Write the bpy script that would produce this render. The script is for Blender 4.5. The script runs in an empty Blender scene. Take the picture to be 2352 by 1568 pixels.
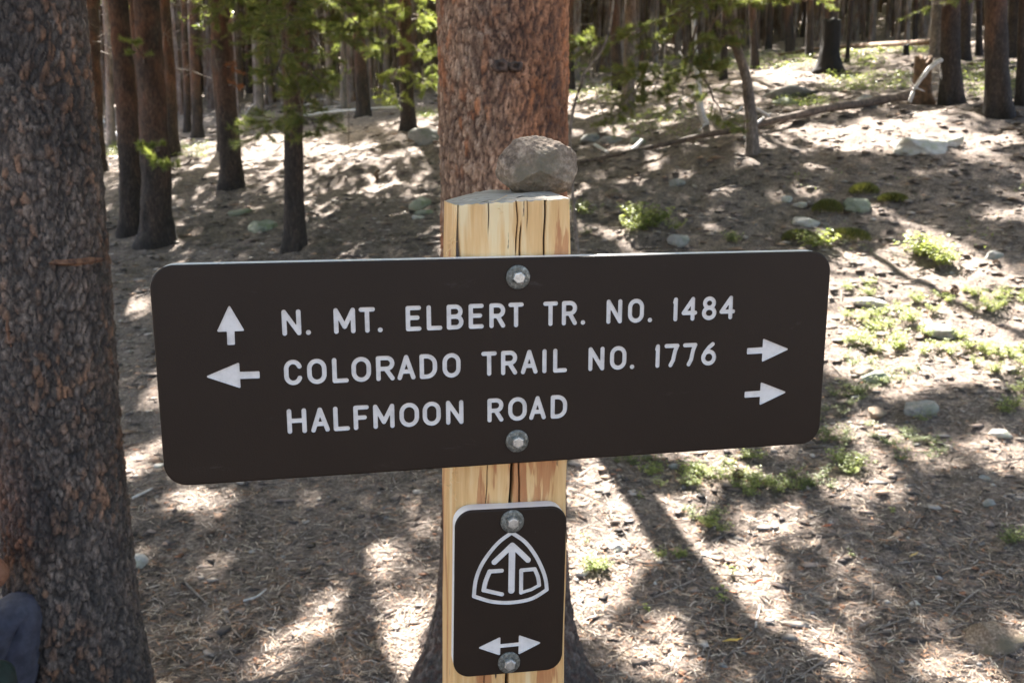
import bpy, math, random
import numpy as np
from mathutils import Vector, Matrix, Euler
from mathutils.geometry import delaunay_2d_cdt
S = bpy.context.scene
COL = S.collection
R = math.radians
# ------------------------------------------------------------------ camera
PITCH = R(11.216)
CAMZ = 1.6
cd = bpy.data.cameras.new('camera'); cam = bpy.data.objects.new('camera', cd); COL.objects.link(cam)
cam.location = (0, 0, CAMZ); cam.rotation_euler = (R(90) - PITCH, 0, 0)
cd.sensor_width = 36; cd.lens = 36 * 2100 / 2352; cd.clip_start = .05; cd.clip_end = 1000
cd.dof.use_dof = True; cd.dof.focus_distance = .86; cd.dof.aperture_fstop = 13.0; cd.dof.aperture_blades = 7
S.camera = cam
# ------------------------------------------------------------------ sky and sun
SUN_EL, SUN_AZ = R(50), R(-12)          # azimuth measured from +Y towards +X
w = bpy.data.worlds.new('World'); S.world = w; w.use_nodes = True
nt = w.node_tree; nt.nodes.clear()
sky = nt.nodes.new('ShaderNodeTexSky'); sky.sky_type = 'NISHITA'; sky.sun_disc = False
sky.sun_elevation = SUN_EL; sky.sun_rotation = SUN_AZ; sky.altitude = 0; sky.dust_density = 4; sky.ozone_density = .3; sky.air_density = .8
bg = nt.nodes.new('ShaderNodeBackground'); bg.inputs[1].default_value = .073
wo = nt.nodes.new('ShaderNodeOutputWorld')
nt.links.new(sky.outputs[0], bg.inputs[0]); nt.links.new(bg.outputs[0], wo.inputs[0])
sl = bpy.data.lights.new('sun', 'SUN'); sun = bpy.data.objects.new('sun', sl); COL.objects.link(sun)
sl.energy = 4.8; sl.angle = R(.53); sl.color = (1, .965, .95)
sv = Vector((math.sin(SUN_AZ) * math.cos(SUN_EL), math.cos(SUN_AZ) * math.cos(SUN_EL), math.sin(SUN_EL)))
sun.rotation_euler = sv.to_track_quat('Z', 'Y').to_euler(); sun.location = (0, 0, 30)
S.view_settings.view_transform = 'Standard'; S.view_settings.look = 'None'
S.view_settings.exposure = 3.2; S.view_settings.gamma = 1
S.view_settings.use_white_balance = True; S.view_settings.white_balance_temperature = 6950; S.view_settings.white_balance_tint = 8
S.render.engine = 'CYCLES'
try: S.cycles.max_bounces = 6; S.cycles.transparent_max_bounces = 4
except Exception: pass

# ------------------------------------------------------------------ numpy noise
def _h(ix, iy, iz, s):
    with np.errstate(over='ignore'):
        n = (ix.astype(np.int64) * 374761393 + iy.astype(np.int64) * 668265263 + iz.astype(np.int64) * 2147483647 + s * 1274126177) & 0xffffffff
        n = ((n ^ (n >> 13)) * 1274126177) & 0xffffffff
        n = ((n ^ (n >> 16)) * 668265263) & 0xffffffff
        n = n ^ (n >> 15)
    return n / 4294967295.0
def vnoise(P, s=0):
    i = np.floor(P); f = P - i; f = f * f * (3 - 2 * f); i = i.astype(np.int64)
    o = 0
    for a in (0, 1):
        for b in (0, 1):
            for c in (0, 1):
                wgt = (f[:, 0] if a else 1 - f[:, 0]) * (f[:, 1] if b else 1 - f[:, 1]) * (f[:, 2] if c else 1 - f[:, 2])
                o = o + wgt * _h(i[:, 0] + a, i[:, 1] + b, i[:, 2] + c, s)
    return o * 2 - 1
def fbm(P, octs=4, s=0):
    o = 0; a = 1
    for k in range(octs):
        o = o + a * vnoise(P * 2 ** k + 17.3 * k, s + k); a *= .5
    return o
def worley(P, s=0, metric=2):
    i = np.floor(P).astype(np.int64); n = len(P)
    f1 = np.full(n, 9.); f2 = np.full(n, 9.); cid = np.zeros(n)
    for a in (-1, 0, 1):
        for b in (-1, 0, 1):
            for c in (-1, 0, 1):
                x, y, z = i[:, 0] + a, i[:, 1] + b, i[:, 2] + c
                q = np.stack([x + _h(x, y, z, s), y + _h(x, y, z, s + 1), z + _h(x, y, z, s + 2)], 1)
                d = np.sqrt(((q - P) ** 2).sum(1))
                m = d < f1
                f2 = np.where(m, f1, np.minimum(f2, d)); cid = np.where(m, _h(x, y, z, s + 3), cid); f1 = np.where(m, d, f1)
    return f1, f2, cid
def sstep(a, b, x):
    t = np.clip((x - a) / (b - a), 0, 1); return t * t * (3 - 2 * t)

# ------------------------------------------------------------------ materials
def mat(name, rough=.8):
    m = bpy.data.materials.new(name); m.use_nodes = True
    n = m.node_tree.nodes; b = n['Principled BSDF']; b.inputs['Roughness'].default_value = rough
    return m, m.node_tree, b
def N(t, kind, **kw):
    n = t.nodes.new(kind)
    for k, v in kw.items():
        if k.startswith('i_'): n.inputs[k[2:].replace('_', ' ')].default_value = v
        else: setattr(n, k, v)
    return n
def ramp(t, src, stops):
    r = t.nodes.new('ShaderNodeValToRGB'); e = r.color_ramp.elements
    while len(e) < len(stops): e.new(.5)
    for k, (p, c) in enumerate(stops): e[k].position = p; e[k].color = (*c, 1)
    t.links.new(src, r.inputs[0]); return r.outputs[0]
def noise(t, vec, scale, detail=4, rough=.55, dist=0):
    n = N(t, 'ShaderNodeTexNoise'); n.inputs['Scale'].default_value = scale; n.inputs['Detail'].default_value = detail
    n.inputs['Roughness'].default_value = rough; n.inputs['Distortion'].default_value = dist
    t.links.new(vec, n.inputs['Vector']); return n.outputs['Fac']
def mapping(t, scale=(1, 1, 1), kind='Object', loc=(0, 0, 0)):
    c = N(t, 'ShaderNodeTexCoord'); mp = N(t, 'ShaderNodeMapping'); mp.inputs['Scale'].default_value = scale; mp.inputs['Location'].default_value = loc
    t.links.new(c.outputs[kind], mp.inputs[0]); return mp.outputs[0]
def mix(t, fac, a, b, mode='MIX'):
    m = N(t, 'ShaderNodeMix', data_type='RGBA', blend_type=mode)
    for v, s in ((fac, m.inputs[0]), (a, m.inputs[6]), (b, m.inputs[7])):
        if isinstance(v, (int, float)): s.default_value = v
        elif isinstance(v, tuple): s.default_value = (*v, 1)
        else: t.links.new(v, s)
    return m.outputs[2]
def bump(t, b, h, strength=.3, dist=.01):
    n = N(t, 'ShaderNodeBump'); n.inputs['Strength'].default_value = strength; n.inputs['Distance'].default_value = dist
    t.links.new(h, n.inputs['Height']); t.links.new(n.outputs[0], b.inputs['Normal'])
def attr(t, name):
    a = N(t, 'ShaderNodeAttribute', attribute_name=name); return a.outputs['Color']
def sep(t, c):
    s = N(t, 'ShaderNodeSeparateColor'); t.links.new(c, s.inputs[0]); return s.outputs

M = {}
def simple(name, col, rough=.8, metal=0, nscale=0, ncol=None, bmp=0):
    m, t, b = mat(name, rough); b.inputs['Metallic'].default_value = metal
    if ncol:
        v = mapping(t); f = noise(t, v, nscale, 5, .6)
        c = ramp(t, f, [(.35, col), (.65, ncol)]); t.links.new(c, b.inputs['Base Color'])
        if bmp: bump(t, b, f, bmp, .005)
    else: b.inputs['Base Color'].default_value = (*col, 1)
    M[name] = m; return m

# ground
m, t, b = mat('forest_soil', .95)
v = mapping(t)
big = noise(t, v, .55, 4, .55, .6); mid = noise(t, v, 5, 6, .65); fine = noise(t, v, 60, 6, .75); grit = noise(t, mapping(t, (1, 1, 1)), 230, 3, .7)
soil = ramp(t, fine, [(.30, (.085, .068, .058)), (.43, (.22, .175, .145)), (.55, (.38, .305, .255)), (.70, (.58, .49, .42))])
dark = ramp(t, fine, [(.35, (.04, .033, .03)), (.50, (.13, .105, .09)), (.68, (.32, .26, .22))])
f1 = ramp(t, mid, [(.38, (0, 0, 0)), (.60, (1, 1, 1))])
c1 = mix(t, f1, dark, soil)
f2 = ramp(t, big, [(.42, (0, 0, 0)), (.6, (1, 1, 1))])
fl = ramp(t, noise(t, v, 17, 5, .7), [(.40, (0, 0, 0)), (.50, (1, 1, 1))])
c1 = mix(t, fl, mix(t, .7, c1, dark), c1)
c2 = mix(t, .35, c1, mix(t, f2, c1, soil))
gr = ramp(t, grit, [(.35, (.6, .6, .6)), (.65, (1.25, 1.22, 1.2))])
c3 = mix(t, 1.0, c2, gr, 'MULTIPLY')
c3 = mix(t, 1.0, c3, ramp(t, noise(t, mapping(t, (1, 1, 1), 'Object', (3.3, 7.1, 0)), 10, 9, .82), [(.36, (.42, .42, .42)), (.5, (.92, .92, .92)), (.64, (1.35, 1.33, 1.3))]), 'MULTIPLY')
t.links.new(c3, b.inputs['Base Color'])
mm = N(t, 'ShaderNodeMath', operation='ADD'); t.links.new(fine, mm.inputs[0]); t.links.new(grit, mm.inputs[1])
bump(t, b, mm.outputs[0], .8, .02)
M['soil'] = m

def bark_mat(name, plates, furrow, red, attr_based=True, zdark=False):
    """plates: (dark, mid, light) greys; red: orange-red inner bark colour"""
    m, t, b = mat(name, .9)
    v = mapping(t, (1, 1, .35)); v2 = mapping(t)
    n1 = noise(t, v, 55, 6, .7); n2 = noise(t, mapping(t, (1, 1, .45)), 7 if attr_based else 3.5, 4, .6); n3 = noise(t, v2, 160, 4, .7)
    c = ramp(t, n1, [(.32, plates[0]), (.5, plates[1]), (.68, plates[2])])
    if attr_based:
        s = sep(t, attr(t, 'bark'))
        fr = ramp(t, s[1], [(.50, (0, 0, 0)), (.75, (1, 1, 1))])
        fp = ramp(t, n2, [(.46, (0, 0, 0)), (.62, (1, 1, 1))])
        k = mix(t, 1.0, fr, fp, 'MULTIPLY')
        k2 = mix(t, 1.0, k, s[2], 'SCREEN')
        c = mix(t, k2, c, ramp(t, n1, [(.3, tuple(x * .5 for x in red)), (.6, red), (.75, tuple(min(1, x * 1.5) for x in red))]))
        if zdark:      # bark colour goes darker towards the foot
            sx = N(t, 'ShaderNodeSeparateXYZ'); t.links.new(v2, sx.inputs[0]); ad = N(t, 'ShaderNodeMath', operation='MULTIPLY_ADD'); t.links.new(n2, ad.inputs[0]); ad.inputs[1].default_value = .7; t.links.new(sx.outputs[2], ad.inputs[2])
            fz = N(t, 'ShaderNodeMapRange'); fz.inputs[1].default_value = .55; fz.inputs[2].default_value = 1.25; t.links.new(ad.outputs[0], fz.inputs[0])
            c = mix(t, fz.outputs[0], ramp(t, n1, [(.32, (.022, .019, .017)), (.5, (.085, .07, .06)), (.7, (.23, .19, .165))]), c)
        c = mix(t, s[0], c, ramp(t, n1, [(.35, furrow), (.7, tuple(x * 2.2 for x in furrow))]))
    else:
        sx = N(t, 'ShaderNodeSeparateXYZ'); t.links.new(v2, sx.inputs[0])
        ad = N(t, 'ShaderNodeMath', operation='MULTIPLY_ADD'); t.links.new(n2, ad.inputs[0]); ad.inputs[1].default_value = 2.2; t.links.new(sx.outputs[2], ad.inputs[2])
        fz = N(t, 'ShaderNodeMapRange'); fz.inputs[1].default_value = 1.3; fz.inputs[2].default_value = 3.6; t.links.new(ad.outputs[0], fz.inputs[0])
        rr = ramp(t, n1, [(.3, tuple(x * .4 for x in red)), (.55, red), (.75, tuple(min(1, x * 1.6) for x in red))])
        fm = mix(t, 1.0, fz.outputs[0], ramp(t, n2, [(.40, (0, 0, 0)), (.58, (1, 1, 1))]), 'MULTIPLY')
        c = mix(t, fm, c, rr)
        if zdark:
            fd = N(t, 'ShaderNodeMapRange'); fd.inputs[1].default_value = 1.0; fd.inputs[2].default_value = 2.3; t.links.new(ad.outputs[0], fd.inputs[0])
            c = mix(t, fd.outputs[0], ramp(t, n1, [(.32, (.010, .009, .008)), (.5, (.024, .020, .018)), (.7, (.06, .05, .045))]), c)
    g = ramp(t, n3, [(.35, (.7, .7, .7)), (.65, (1.25, 1.25, 1.25))])
    c = mix(t, 1.0, c, ramp(t, noise(t, mapping(t, (1, 1, .5), 'Object', (4.2, 1.3, .4)), 5.5, 5, .65, .4), [(.34, (.62, .62, .64)), (.5, (1, 1, 1)), (.66, (1.5, 1.42, 1.36))]), 'MULTIPLY')
    c = mix(t, 1.0, c, g, 'MULTIPLY')
    t.links.new(c, b.inputs['Base Color'])
    bump(t, b, n1, .7 if attr_based else .9, .006 if attr_based else .02)
    M[name] = m; return m
bark_mat('bark_dark', ((.035, .029, .026), (.092, .073, .062), (.22, .175, .145)), (.02, .016, .014), (.25, .135, .08))
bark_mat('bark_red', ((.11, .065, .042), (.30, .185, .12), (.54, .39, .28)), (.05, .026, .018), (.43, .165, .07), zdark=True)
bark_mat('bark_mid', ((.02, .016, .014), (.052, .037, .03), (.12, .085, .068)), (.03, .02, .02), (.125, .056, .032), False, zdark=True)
bark_mat('bark_grey', ((.06, .052, .047), (.15, .125, .11), (.27, .235, .21)), (.04, .03, .03), (.22, .13, .085), False)
bark_mat('bark_far', ((.09, .08, .073), (.20, .17, .155), (.34, .30, .275)), (.04, .03, .03), (.15, .10, .075), False)
simple('charred', (.006, .005, .005), .9, 0, 9, (.016, .013, .012), .6)
simple('deadwood', (.09, .072, .06), .85, 0, 30, (.27, .22, .185), .4)
simple('log_wood', (.05, .038, .03), .85, 0, 22, (.19, .14, .11), .5)
simple('whitewood', (.42, .40, .38), .75, 0, 40, (.75, .73, .71), .3)
simple('rottenwood', (.06, .04, .028), .9, 0, 14, (.20, .12, .07), .5)

def leafm(name, c1, c2, trans=.35, scale=9):
    m = bpy.data.materials.new(name); m.use_nodes = True; t = m.node_tree; b = t.nodes['Principled BSDF']
    b.inputs['Roughness'].default_value = .45
    v = mapping(t); f = noise(t, v, scale, 3, .6)
    g = N(t, 'ShaderNodeNewGeometry')
    f2 = N(t, 'ShaderNodeMath', operation='MULTIPLY_ADD'); t.links.new(g.outputs['Random Per Island'], f2.inputs[0]); f2.inputs[1].default_value = .5; t.links.new(f, f2.inputs[2])
    c = ramp(t, f2.outputs[0], [(.5, c1), (.9, c2)])
    t.links.new(c, b.inputs['Base Color'])
    tr = N(t, 'ShaderNodeBsdfTranslucent'); t.links.new(mix(t, 1.0, c, (1.5, 1.5, .9), 'MULTIPLY'), tr.inputs[0])
    mx = N(t, 'ShaderNodeMixShader'); mx.inputs[0].default_value = trans
    o = t.nodes['Material Output']
    t.links.new(b.outputs[0], mx.inputs[1]); t.links.new(tr.outputs[0], mx.inputs[2]); t.links.new(mx.outputs[0], o.inputs[0])
    M[name] = m
leafm('needles', (.06, .09, .035), (.24, .27, .10), .5, 3)
leafm('needles_pale', (.10, .14, .045), (.25, .28, .10), .5, 3)  # paler green than the other needles
leafm('leaf', (.15, .20, .06), (.34, .38, .14), .42, 6)
leafm('leaf_dull', (.08, .13, .04), (.24, .27, .10), .4, 6)
leafm('moss', (.06, .075, .02), (.16, .155, .05), .2, 20)
simple('orange_needles', (.25, .09, .03), .7, 0, 20, (.45, .20, .08))

# stones
def stone_mat(name, c1, c2, c3, lich=None):
    m, t, b = mat(name, .88); v = mapping(t)
    a = noise(t, v, 9, 5, .65); f = noise(t, v, 120, 5, .7)
    c = ramp(t, f, [(.3, c1), (.5, c2), (.7, c3)])
    if lich:
        k = ramp(t, a, [(.50, (0, 0, 0)), (.62, (1, 1, 1))]); c = mix(t, k, c, lich)
    t.links.new(c, b.inputs['Base Color'])
    s = N(t, 'ShaderNodeMath', operation='MULTIPLY_ADD'); t.links.new(a, s.inputs[0]); s.inputs[1].default_value = 2; t.links.new(f, s.inputs[2])
    bump(t, b, s.outputs[0], .5, .01); M[name] = m
stone_mat('stone_brown', (.06, .042, .030), (.22, .16, .115), (.46, .36, .27), (.14, .115, .078))
stone_mat('stone_grey', (.14, .14, .13), (.27, .265, .25), (.40, .39, .37), (.21, .22, .18))
stone_mat('stone_pale', (.28, .26, .24), (.45, .43, .40), (.62, .60, .56), (.36, .36, .28))
stone_mat('stone_mossy', (.12, .13, .10), (.24, .26, .20), (.34, .35, .29), (.16, .19, .105))

# litter colours come from a per-piece colour attribute
m, t, b = mat('litter', .75); t.links.new(attr(t, 'col'), b.inputs['Base Color']); M['litter'] = m

# signs
m, t, b = mat('sign_brown', .5); b.inputs['Specular IOR Level'].default_value = .22
v = mapping(t); f = noise(t, mapping(t, (1, 1, 6)), 60, 5, .7); g = noise(t, v, 900, 2, .5); k = noise(t, v, 3.5, 5, .6)
c = ramp(t, k, [(.35, (.0175, .0100, .0062)), (.65, (.0225, .0135, .0088))])
sc = ramp(t, noise(t, mapping(t, (1, 1, 3), 'Object', (3.1, 0, .7)), 14, 8, .8, .4), [(.62, (0, 0, 0)), (.78, (.30, .30, .30))])
c = mix(t, sc, c, (.16, .14, .125))
t.links.new(c, b.inputs['Base Color']); bump(t, b, g, .22, .0006); M['sign_brown'] = m
simple('sign_core', (.80, .79, .78), .4)
m, t, b = mat('letter_white', .45)
c = ramp(t, noise(t, mapping(t), 70, 5, .7), [(.3, (.55, .515, .49)), (.55, (.69, .65, .62))]); t.links.new(c, b.inputs['Base Color']); M['letter_white'] = m
m, t, b = mat('zinc', .38); b.inputs['Metallic'].default_value = .85
f = noise(t, mapping(t), 260, 5, .7)
t.links.new(ramp(t, f, [(.3, (.36, .36, .34)), (.6, (.62, .615, .585))]), b.inputs['Base Color']); bump(t, b, f, .25, .0008); M['zinc'] = m
m, t, b = mat('washer_metal', .5); b.inputs['Metallic'].default_value = .6
f = noise(t, mapping(t), 330, 6, .75)
t.links.new(ramp(t, f, [(.35, (.07, .07, .062)), (.55, (.18, .18, .16)), (.72, (.46, .46, .42))]), b.inputs['Base Color']); bump(t, b, f, .5, .0008); M['washer'] = m

# post wood
m, t, b = mat('peeled_pine', .6)
s3 = sep(t, attr(t, 'wood'))
vv = mapping(t, (1, 1, .07)); grain = noise(t, vv, 130, 5, .65, .3); broad = noise(t, mapping(t, (1, 1, .09), 'Object', (.37, .2, .11)), 42, 5, .6, .35)
sp = noise(t, mapping(t, (1, 1, .16), 'Object', (1.7, 0, 0)), 220, 3, .5)
spm = noise(t, mapping(t, (1, 1, .15), 'Object', (5.2, 0, 0)), 30, 3, .5)
c = ramp(t, grain, [(.3, (.58, .33, .125)), (.5, (.70, .43, .185)), (.7, (.78, .54, .28))])
c = mix(t, ramp(t, broad, [(.545, (0, 0, 0)), (.575, (1, 1, 1))]), c, ramp(t, grain, [(.3, (.40, .15, .055)), (.7, (.58, .29, .12))]))
c = mix(t, ramp(t, broad, [(.34, (1, 1, 1)), (.42, (0, 0, 0))]), c, (.78, .60, .34))
kk = mix(t, 1.0, ramp(t, sp, [(.66, (0, 0, 0)), (.70, (1, 1, 1))]), ramp(t, spm, [(.55, (0, 0, 0)), (.62, (1, 1, 1))]), 'MULTIPLY')
c = mix(t, kk, c, (.09, .05, .03))
c = mix(t, s3[0], c, (.055, .03, .018))
c = mix(t, s3[1], c, ramp(t, grain, [(.3, (.035, .03, .035)), (.7, (.13, .10, .09))]))
t.links.new(c, b.inputs['Base Color']); bump(t, b, grain, .35, .0015); M['pine_wood'] = m
m, t, b = mat('end_grain', .8)
f = noise(t, mapping(t, (1, 12, 1)), 25, 5, .7)
t.links.new(ramp(t, f, [(.3, (.20, .17, .14)), (.55, (.42, .37, .31)), (.75, (.62, .57, .49))]), b.inputs['Base Color']); bump(t, b, f, .6, .002); M['end_grain'] = m

# ------------------------------------------------------------------ mesh helpers
def mesh(name, V, F, mats, idx=None, smooth=False, attrs=None):
    me = bpy.data.meshes.new(name)
    if isinstance(F, np.ndarray):
        V = np.asarray(V, np.float32); n, k = F.shape
        me.vertices.add(len(V)); me.vertices.foreach_set('co', V.ravel())
        me.loops.add(n * k); me.loops.foreach_set('vertex_index', F.astype(np.int32).ravel())
        me.polygons.add(n); me.polygons.foreach_set('loop_start', (np.arange(n) * k).astype(np.int32)); me.polygons.foreach_set('loop_total', np.full(n, k, np.int32))
        me.update(calc_edges=True)
    else: me.from_pydata([tuple(v) for v in V], [], F)
    for mm in (mats if isinstance(mats, (list, tuple)) else [mats]): me.materials.append(M[mm] if isinstance(mm, str) else mm)
    if idx is not None: me.polygons.foreach_set('material_index', np.asarray(idx, np.int32))
    if smooth: me.polygons.foreach_set('use_smooth', np.ones(len(me.polygons), bool))
    for k, a in (attrs or {}).items():
        at = me.attributes.new(k, 'FLOAT_COLOR', 'POINT'); a = np.concatenate([a, np.ones((len(a), 1))], 1).astype(np.float32); at.data.foreach_set('color', a.ravel())
    me.update(); return me
def link(name, me, parent=None, loc=(0, 0, 0), rot=(0, 0, 0), scale=(1, 1, 1), label=None, cat=None, group=None, kind=None):
    o = bpy.data.objects.new(name, me); COL.objects.link(o); o.location = loc; o.rotation_euler = rot; o.scale = scale
    if parent: o.parent = parent
    for k, v in (('label', label), ('category', cat), ('group', group), ('kind', kind)):
        if v: o[k] = v
    return o
class MB:
    def __init__(s): s.V = []; s.F = []; s.I = []; s.C = []
    def add(s, V, F, i=0):
        b = len(s.V); s.V += [tuple(v) for v in V]; s.F += [tuple(b + k for k in f) for f in F]; s.I += [i] * len(F)
    def tube(s, pts, rad, seg=6, i=0, cap=True):
        pts = [Vector(p) for p in pts]; n = len(pts); rings = []
        if not hasattr(rad, '__len__'): rad = [rad] * n
        up = Vector((0, 0, 1)); V = []; F = []
        for k, p in enumerate(pts):
            d = (pts[min(k + 1, n - 1)] - pts[max(k - 1, 0)]).normalized()
            a = d.cross(up if abs(d.z) < .95 else Vector((1, 0, 0))).normalized(); bb = d.cross(a)
            for j in range(seg):
                an = 2 * math.pi * j / seg; V.append(p + (a * math.cos(an) + bb * math.sin(an)) * rad[k])
        for k in range(n - 1):
            for j in range(seg):
                F.append((k * seg + j, k * seg + (j + 1) % seg, (k + 1) * seg + (j + 1) % seg, (k + 1) * seg + j))
        if cap: F.append(tuple(reversed(range(seg)))); F.append(tuple(range((n - 1) * seg, n * seg)))
        s.add(V, F, i)
    def build(s, name, mats, smooth=False): return mesh(name, s.V, s.F, mats, s.I, smooth)

# ------------------------------------------------------------------ terrain
_yk = np.array([-60, -10, 0, 2.5, 5, 10, 18, 25, 35, 60, 100, 160, 260.])
_pk = np.array([-2., -.5, 0, 0, .28, 1.25, 2.6, 3.2, 4.6, 9, 20, 45, 80.])
_qk = np.array([.02, .02, .02, .02, .06, .15, .15, .12, .10, .10, .10, .10, .1])
_yy = np.linspace(-80, 280, 3601)
def _sm(k):
    f = np.interp(_yy, _yk, k); ker = np.hanning(31); ker /= ker.sum()
    return np.convolve(np.pad(f, 15, 'edge'), ker, 'valid')
_P, _Q = _sm(_pk), _sm(_qk)
def H(x, y, micro=False):
    x = np.atleast_1d(np.asarray(x, float)); y = np.atleast_1d(np.asarray(y, float))
    xc = 45 * np.tanh(x / 45)
    h = np.interp(y, _yy, _P) + np.interp(y, _yy, _Q) * xc
    P = np.stack([x, y, 0 * x], 1)
    far = np.clip((y - 4) / 6, 0, 1)
    h = h + far * .13 * vnoise(P * .35, 5) + .035 * vnoise(P * 1.3, 6) + far * .05 * vnoise(P * .9, 9)
    if micro:
        h = h + .014 * fbm(P * 6, 3, 7) + .006 * fbm(P * 28, 3, 8) + np.clip((y - 4) / 5, 0, 1) * (.03 * fbm(P * 2.6, 3, 12) + .022 * fbm(P * np.array([5.5, 7.5, 1]), 3, 14))
    return h
def Hs(x, y): return float(H(x, y)[0])
cp, sp_ = math.cos(PITCH), math.sin(PITCH)
def ray(px, py):
    a = (px - 1176) / 2100; b = -(py - 784) / 2100
    return Vector((a, cp + b * sp_, -sp_ + b * cp))
_ts = np.concatenate([np.linspace(1, 30, 1200), np.linspace(30, 150, 1200)])
def ground_at(px, py):
    d = ray(px, py); X = d.x * _ts; Y = d.y * _ts; Z = CAMZ + d.z * _ts
    below = np.nonzero(Z < H(X, Y))[0]
    k = below[0] if len(below) else len(_ts) - 1
    return Vector((X[k], Y[k], Hs(X[k], Y[k])))
def at_depth(px, py, Y):
    d = ray(px, py); s = Y / d.y; return Vector((d.x * s, Y, CAMZ + d.z * s))
def project(p):
    z = p[1] * cp - (p[2] - CAMZ) * sp_; u = p[1] * sp_ + (p[2] - CAMZ) * cp
    return 1176 + 2100 * p[0] / z, 784 - 2100 * u / z

def graded(lo, hi, fine_lo, fine_hi, step, growth=1.045):
    a = list(np.arange(fine_lo, fine_hi, step)); s = step; x = a[-1]
    while x < hi: s *= growth; x += s; a.append(x)
    s = step; x = a[0]; pre = []
    while x > lo: s *= growth; x -= s; pre.append(x)
    return np.array(pre[::-1] + a)
gx = graded(-170, 170, -1.7, 2.8, .020, 1.032); gy = graded(-60, 250, 1.9, 5.2, .020, 1.016)
GX, GY = np.meshgrid(gx, gy); GZ = H(GX.ravel(), GY.ravel(), True)
V = np.stack([GX.ravel(), GY.ravel(), GZ], 1); nx, ny = len(gx), len(gy)
ii = (np.arange(ny - 1)[:, None] * nx + np.arange(nx - 1)[None, :]).ravel()
F = np.stack([ii, ii + 1, ii + nx + 1, ii + nx], 1)
link('ground', mesh('ground', V, F, 'soil', smooth=True), kind='structure')

# ------------------------------------------------------------------ trunks
def revolve(name, radf, zs, segs, matn, cx=None, cy=None, smooth=True, back=1.0, attrs=None, caps=True):
    th = np.linspace(0, 2 * math.pi, segs, endpoint=False)
    T, Z = np.meshgrid(th, zs); T = T.ravel(); Z = Z.ravel()
    r, at = radf(T, Z)
    X = r * np.cos(T) + (cx(Z) if cx else 0); Y = r * np.sin(T) + (cy(Z) if cy else 0)
    V = np.stack([X, Y, Z], 1); n = len(zs)
    i0 = (np.arange(n - 1)[:, None] * segs + np.arange(segs)[None, :]).ravel()
    i1 = (np.arange(n - 1)[:, None] * segs + (np.arange(segs)[None, :] + 1) % segs).ravel()
    F = np.stack([i0, i1, i1 + segs, i0 + segs], 1)
    return mesh(name, V, F, matn, smooth=smooth, attrs=at)
def hero_trunk(name, r0, r1, zt, flare, fl_h, seed, matn, lobes, redside=0, plate=(.03, .055), depth=.011, cx=None, flat=0):
    def radf(T, Z):
        base = r0 + (r1 - r0) * np.clip(Z / 2.6, 0, 4)
        lob = 0
        for (a, wd, am) in lobes:
            dd = (T - a + math.pi) % (2 * math.pi) - math.pi
            lob = lob + am * np.exp(-(dd / wd) ** 2)
        base = base + np.exp(-np.clip(Z, 0, 9) / fl_h) * (flare + lob)
        C = np.stack([np.cos(T) * base, np.sin(T) * base, Z], 1)
        wv = fbm(C * 9, 3, seed) * .012
        Pw = np.stack([C[:, 0] / plate[0], C[:, 1] / plate[0], C[:, 2] / plate[1]], 1) + (wv[:, None] * 60)
        f1, f2, cid = worley(Pw, seed)
        g1, g2, gid = worley(Pw * 2.3 + 7, seed + 9)
        e = f2 - f1; crack = 1 - sstep(.03, .22, e); crack2 = 1 - sstep(.02, .2, g2 - g1)
        h = -crack * 1.0 + (cid - .5) * .7 - crack2 * .35 + .35 * fbm(C * 60, 3, seed + 3)
        lump = fbm(C * np.array([3.5, 3.5, 1.5]), 3, seed + 5) * .008
        red = 0 * Z
        if redside:
            s = sstep(-.09, .11, C[:, 0] + .05 * fbm(C * np.array([7, 7, 2]), 3, seed + 30)); red = s * .75 * sstep(.15, .9, Z)
        at = np.stack([np.clip(crack * .75 + crack2 * .35, 0, 1), cid, np.clip(red, 0, 1)], 1)
        # knots
        return base + h * depth * .5 + lump, {'bark': at}
    zs = np.concatenate([np.linspace(-.25, 2.35, 430), np.linspace(2.5, zt, 30)])
    return revolve(name, radf, zs, 250, matn, cx=cx)
def mid_trunk(name, r, top, seed, matn, lean=(0, 0), flare=.5, segs=30, rows=110, bend=None):
    def radf(T, Z):
        base = r * (1 - .75 * np.clip(Z / top, 0, 1)) + r * flare * np.exp(-np.clip(Z, 0, 9) / .22) * (1 + .35 * np.cos(T * 3 + seed) + .2 * np.cos(T * 5 + seed * 2))
        C = np.stack([np.cos(T) * base, np.sin(T) * base, Z], 1)
        return base * (1 + .09 * fbm(np.stack([C[:, 0] * 18, C[:, 1] * 18, Z * 6], 1), 3, seed)), None
    bx = (lambda Z: lean[0] * Z + (bend(Z) if bend else 0) + .02 * np.sin(Z * 1.3 + seed))
    by = (lambda Z: lean[1] * Z)
    zs = np.concatenate([np.linspace(-.35, 1, int(rows * .4)), np.linspace(1.05, 4.5, int(rows * .4)), np.linspace(4.8, top, int(rows * .2))])
    return revolve(name, radf, zs, segs, matn, cx=bx, cy=by)

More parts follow.
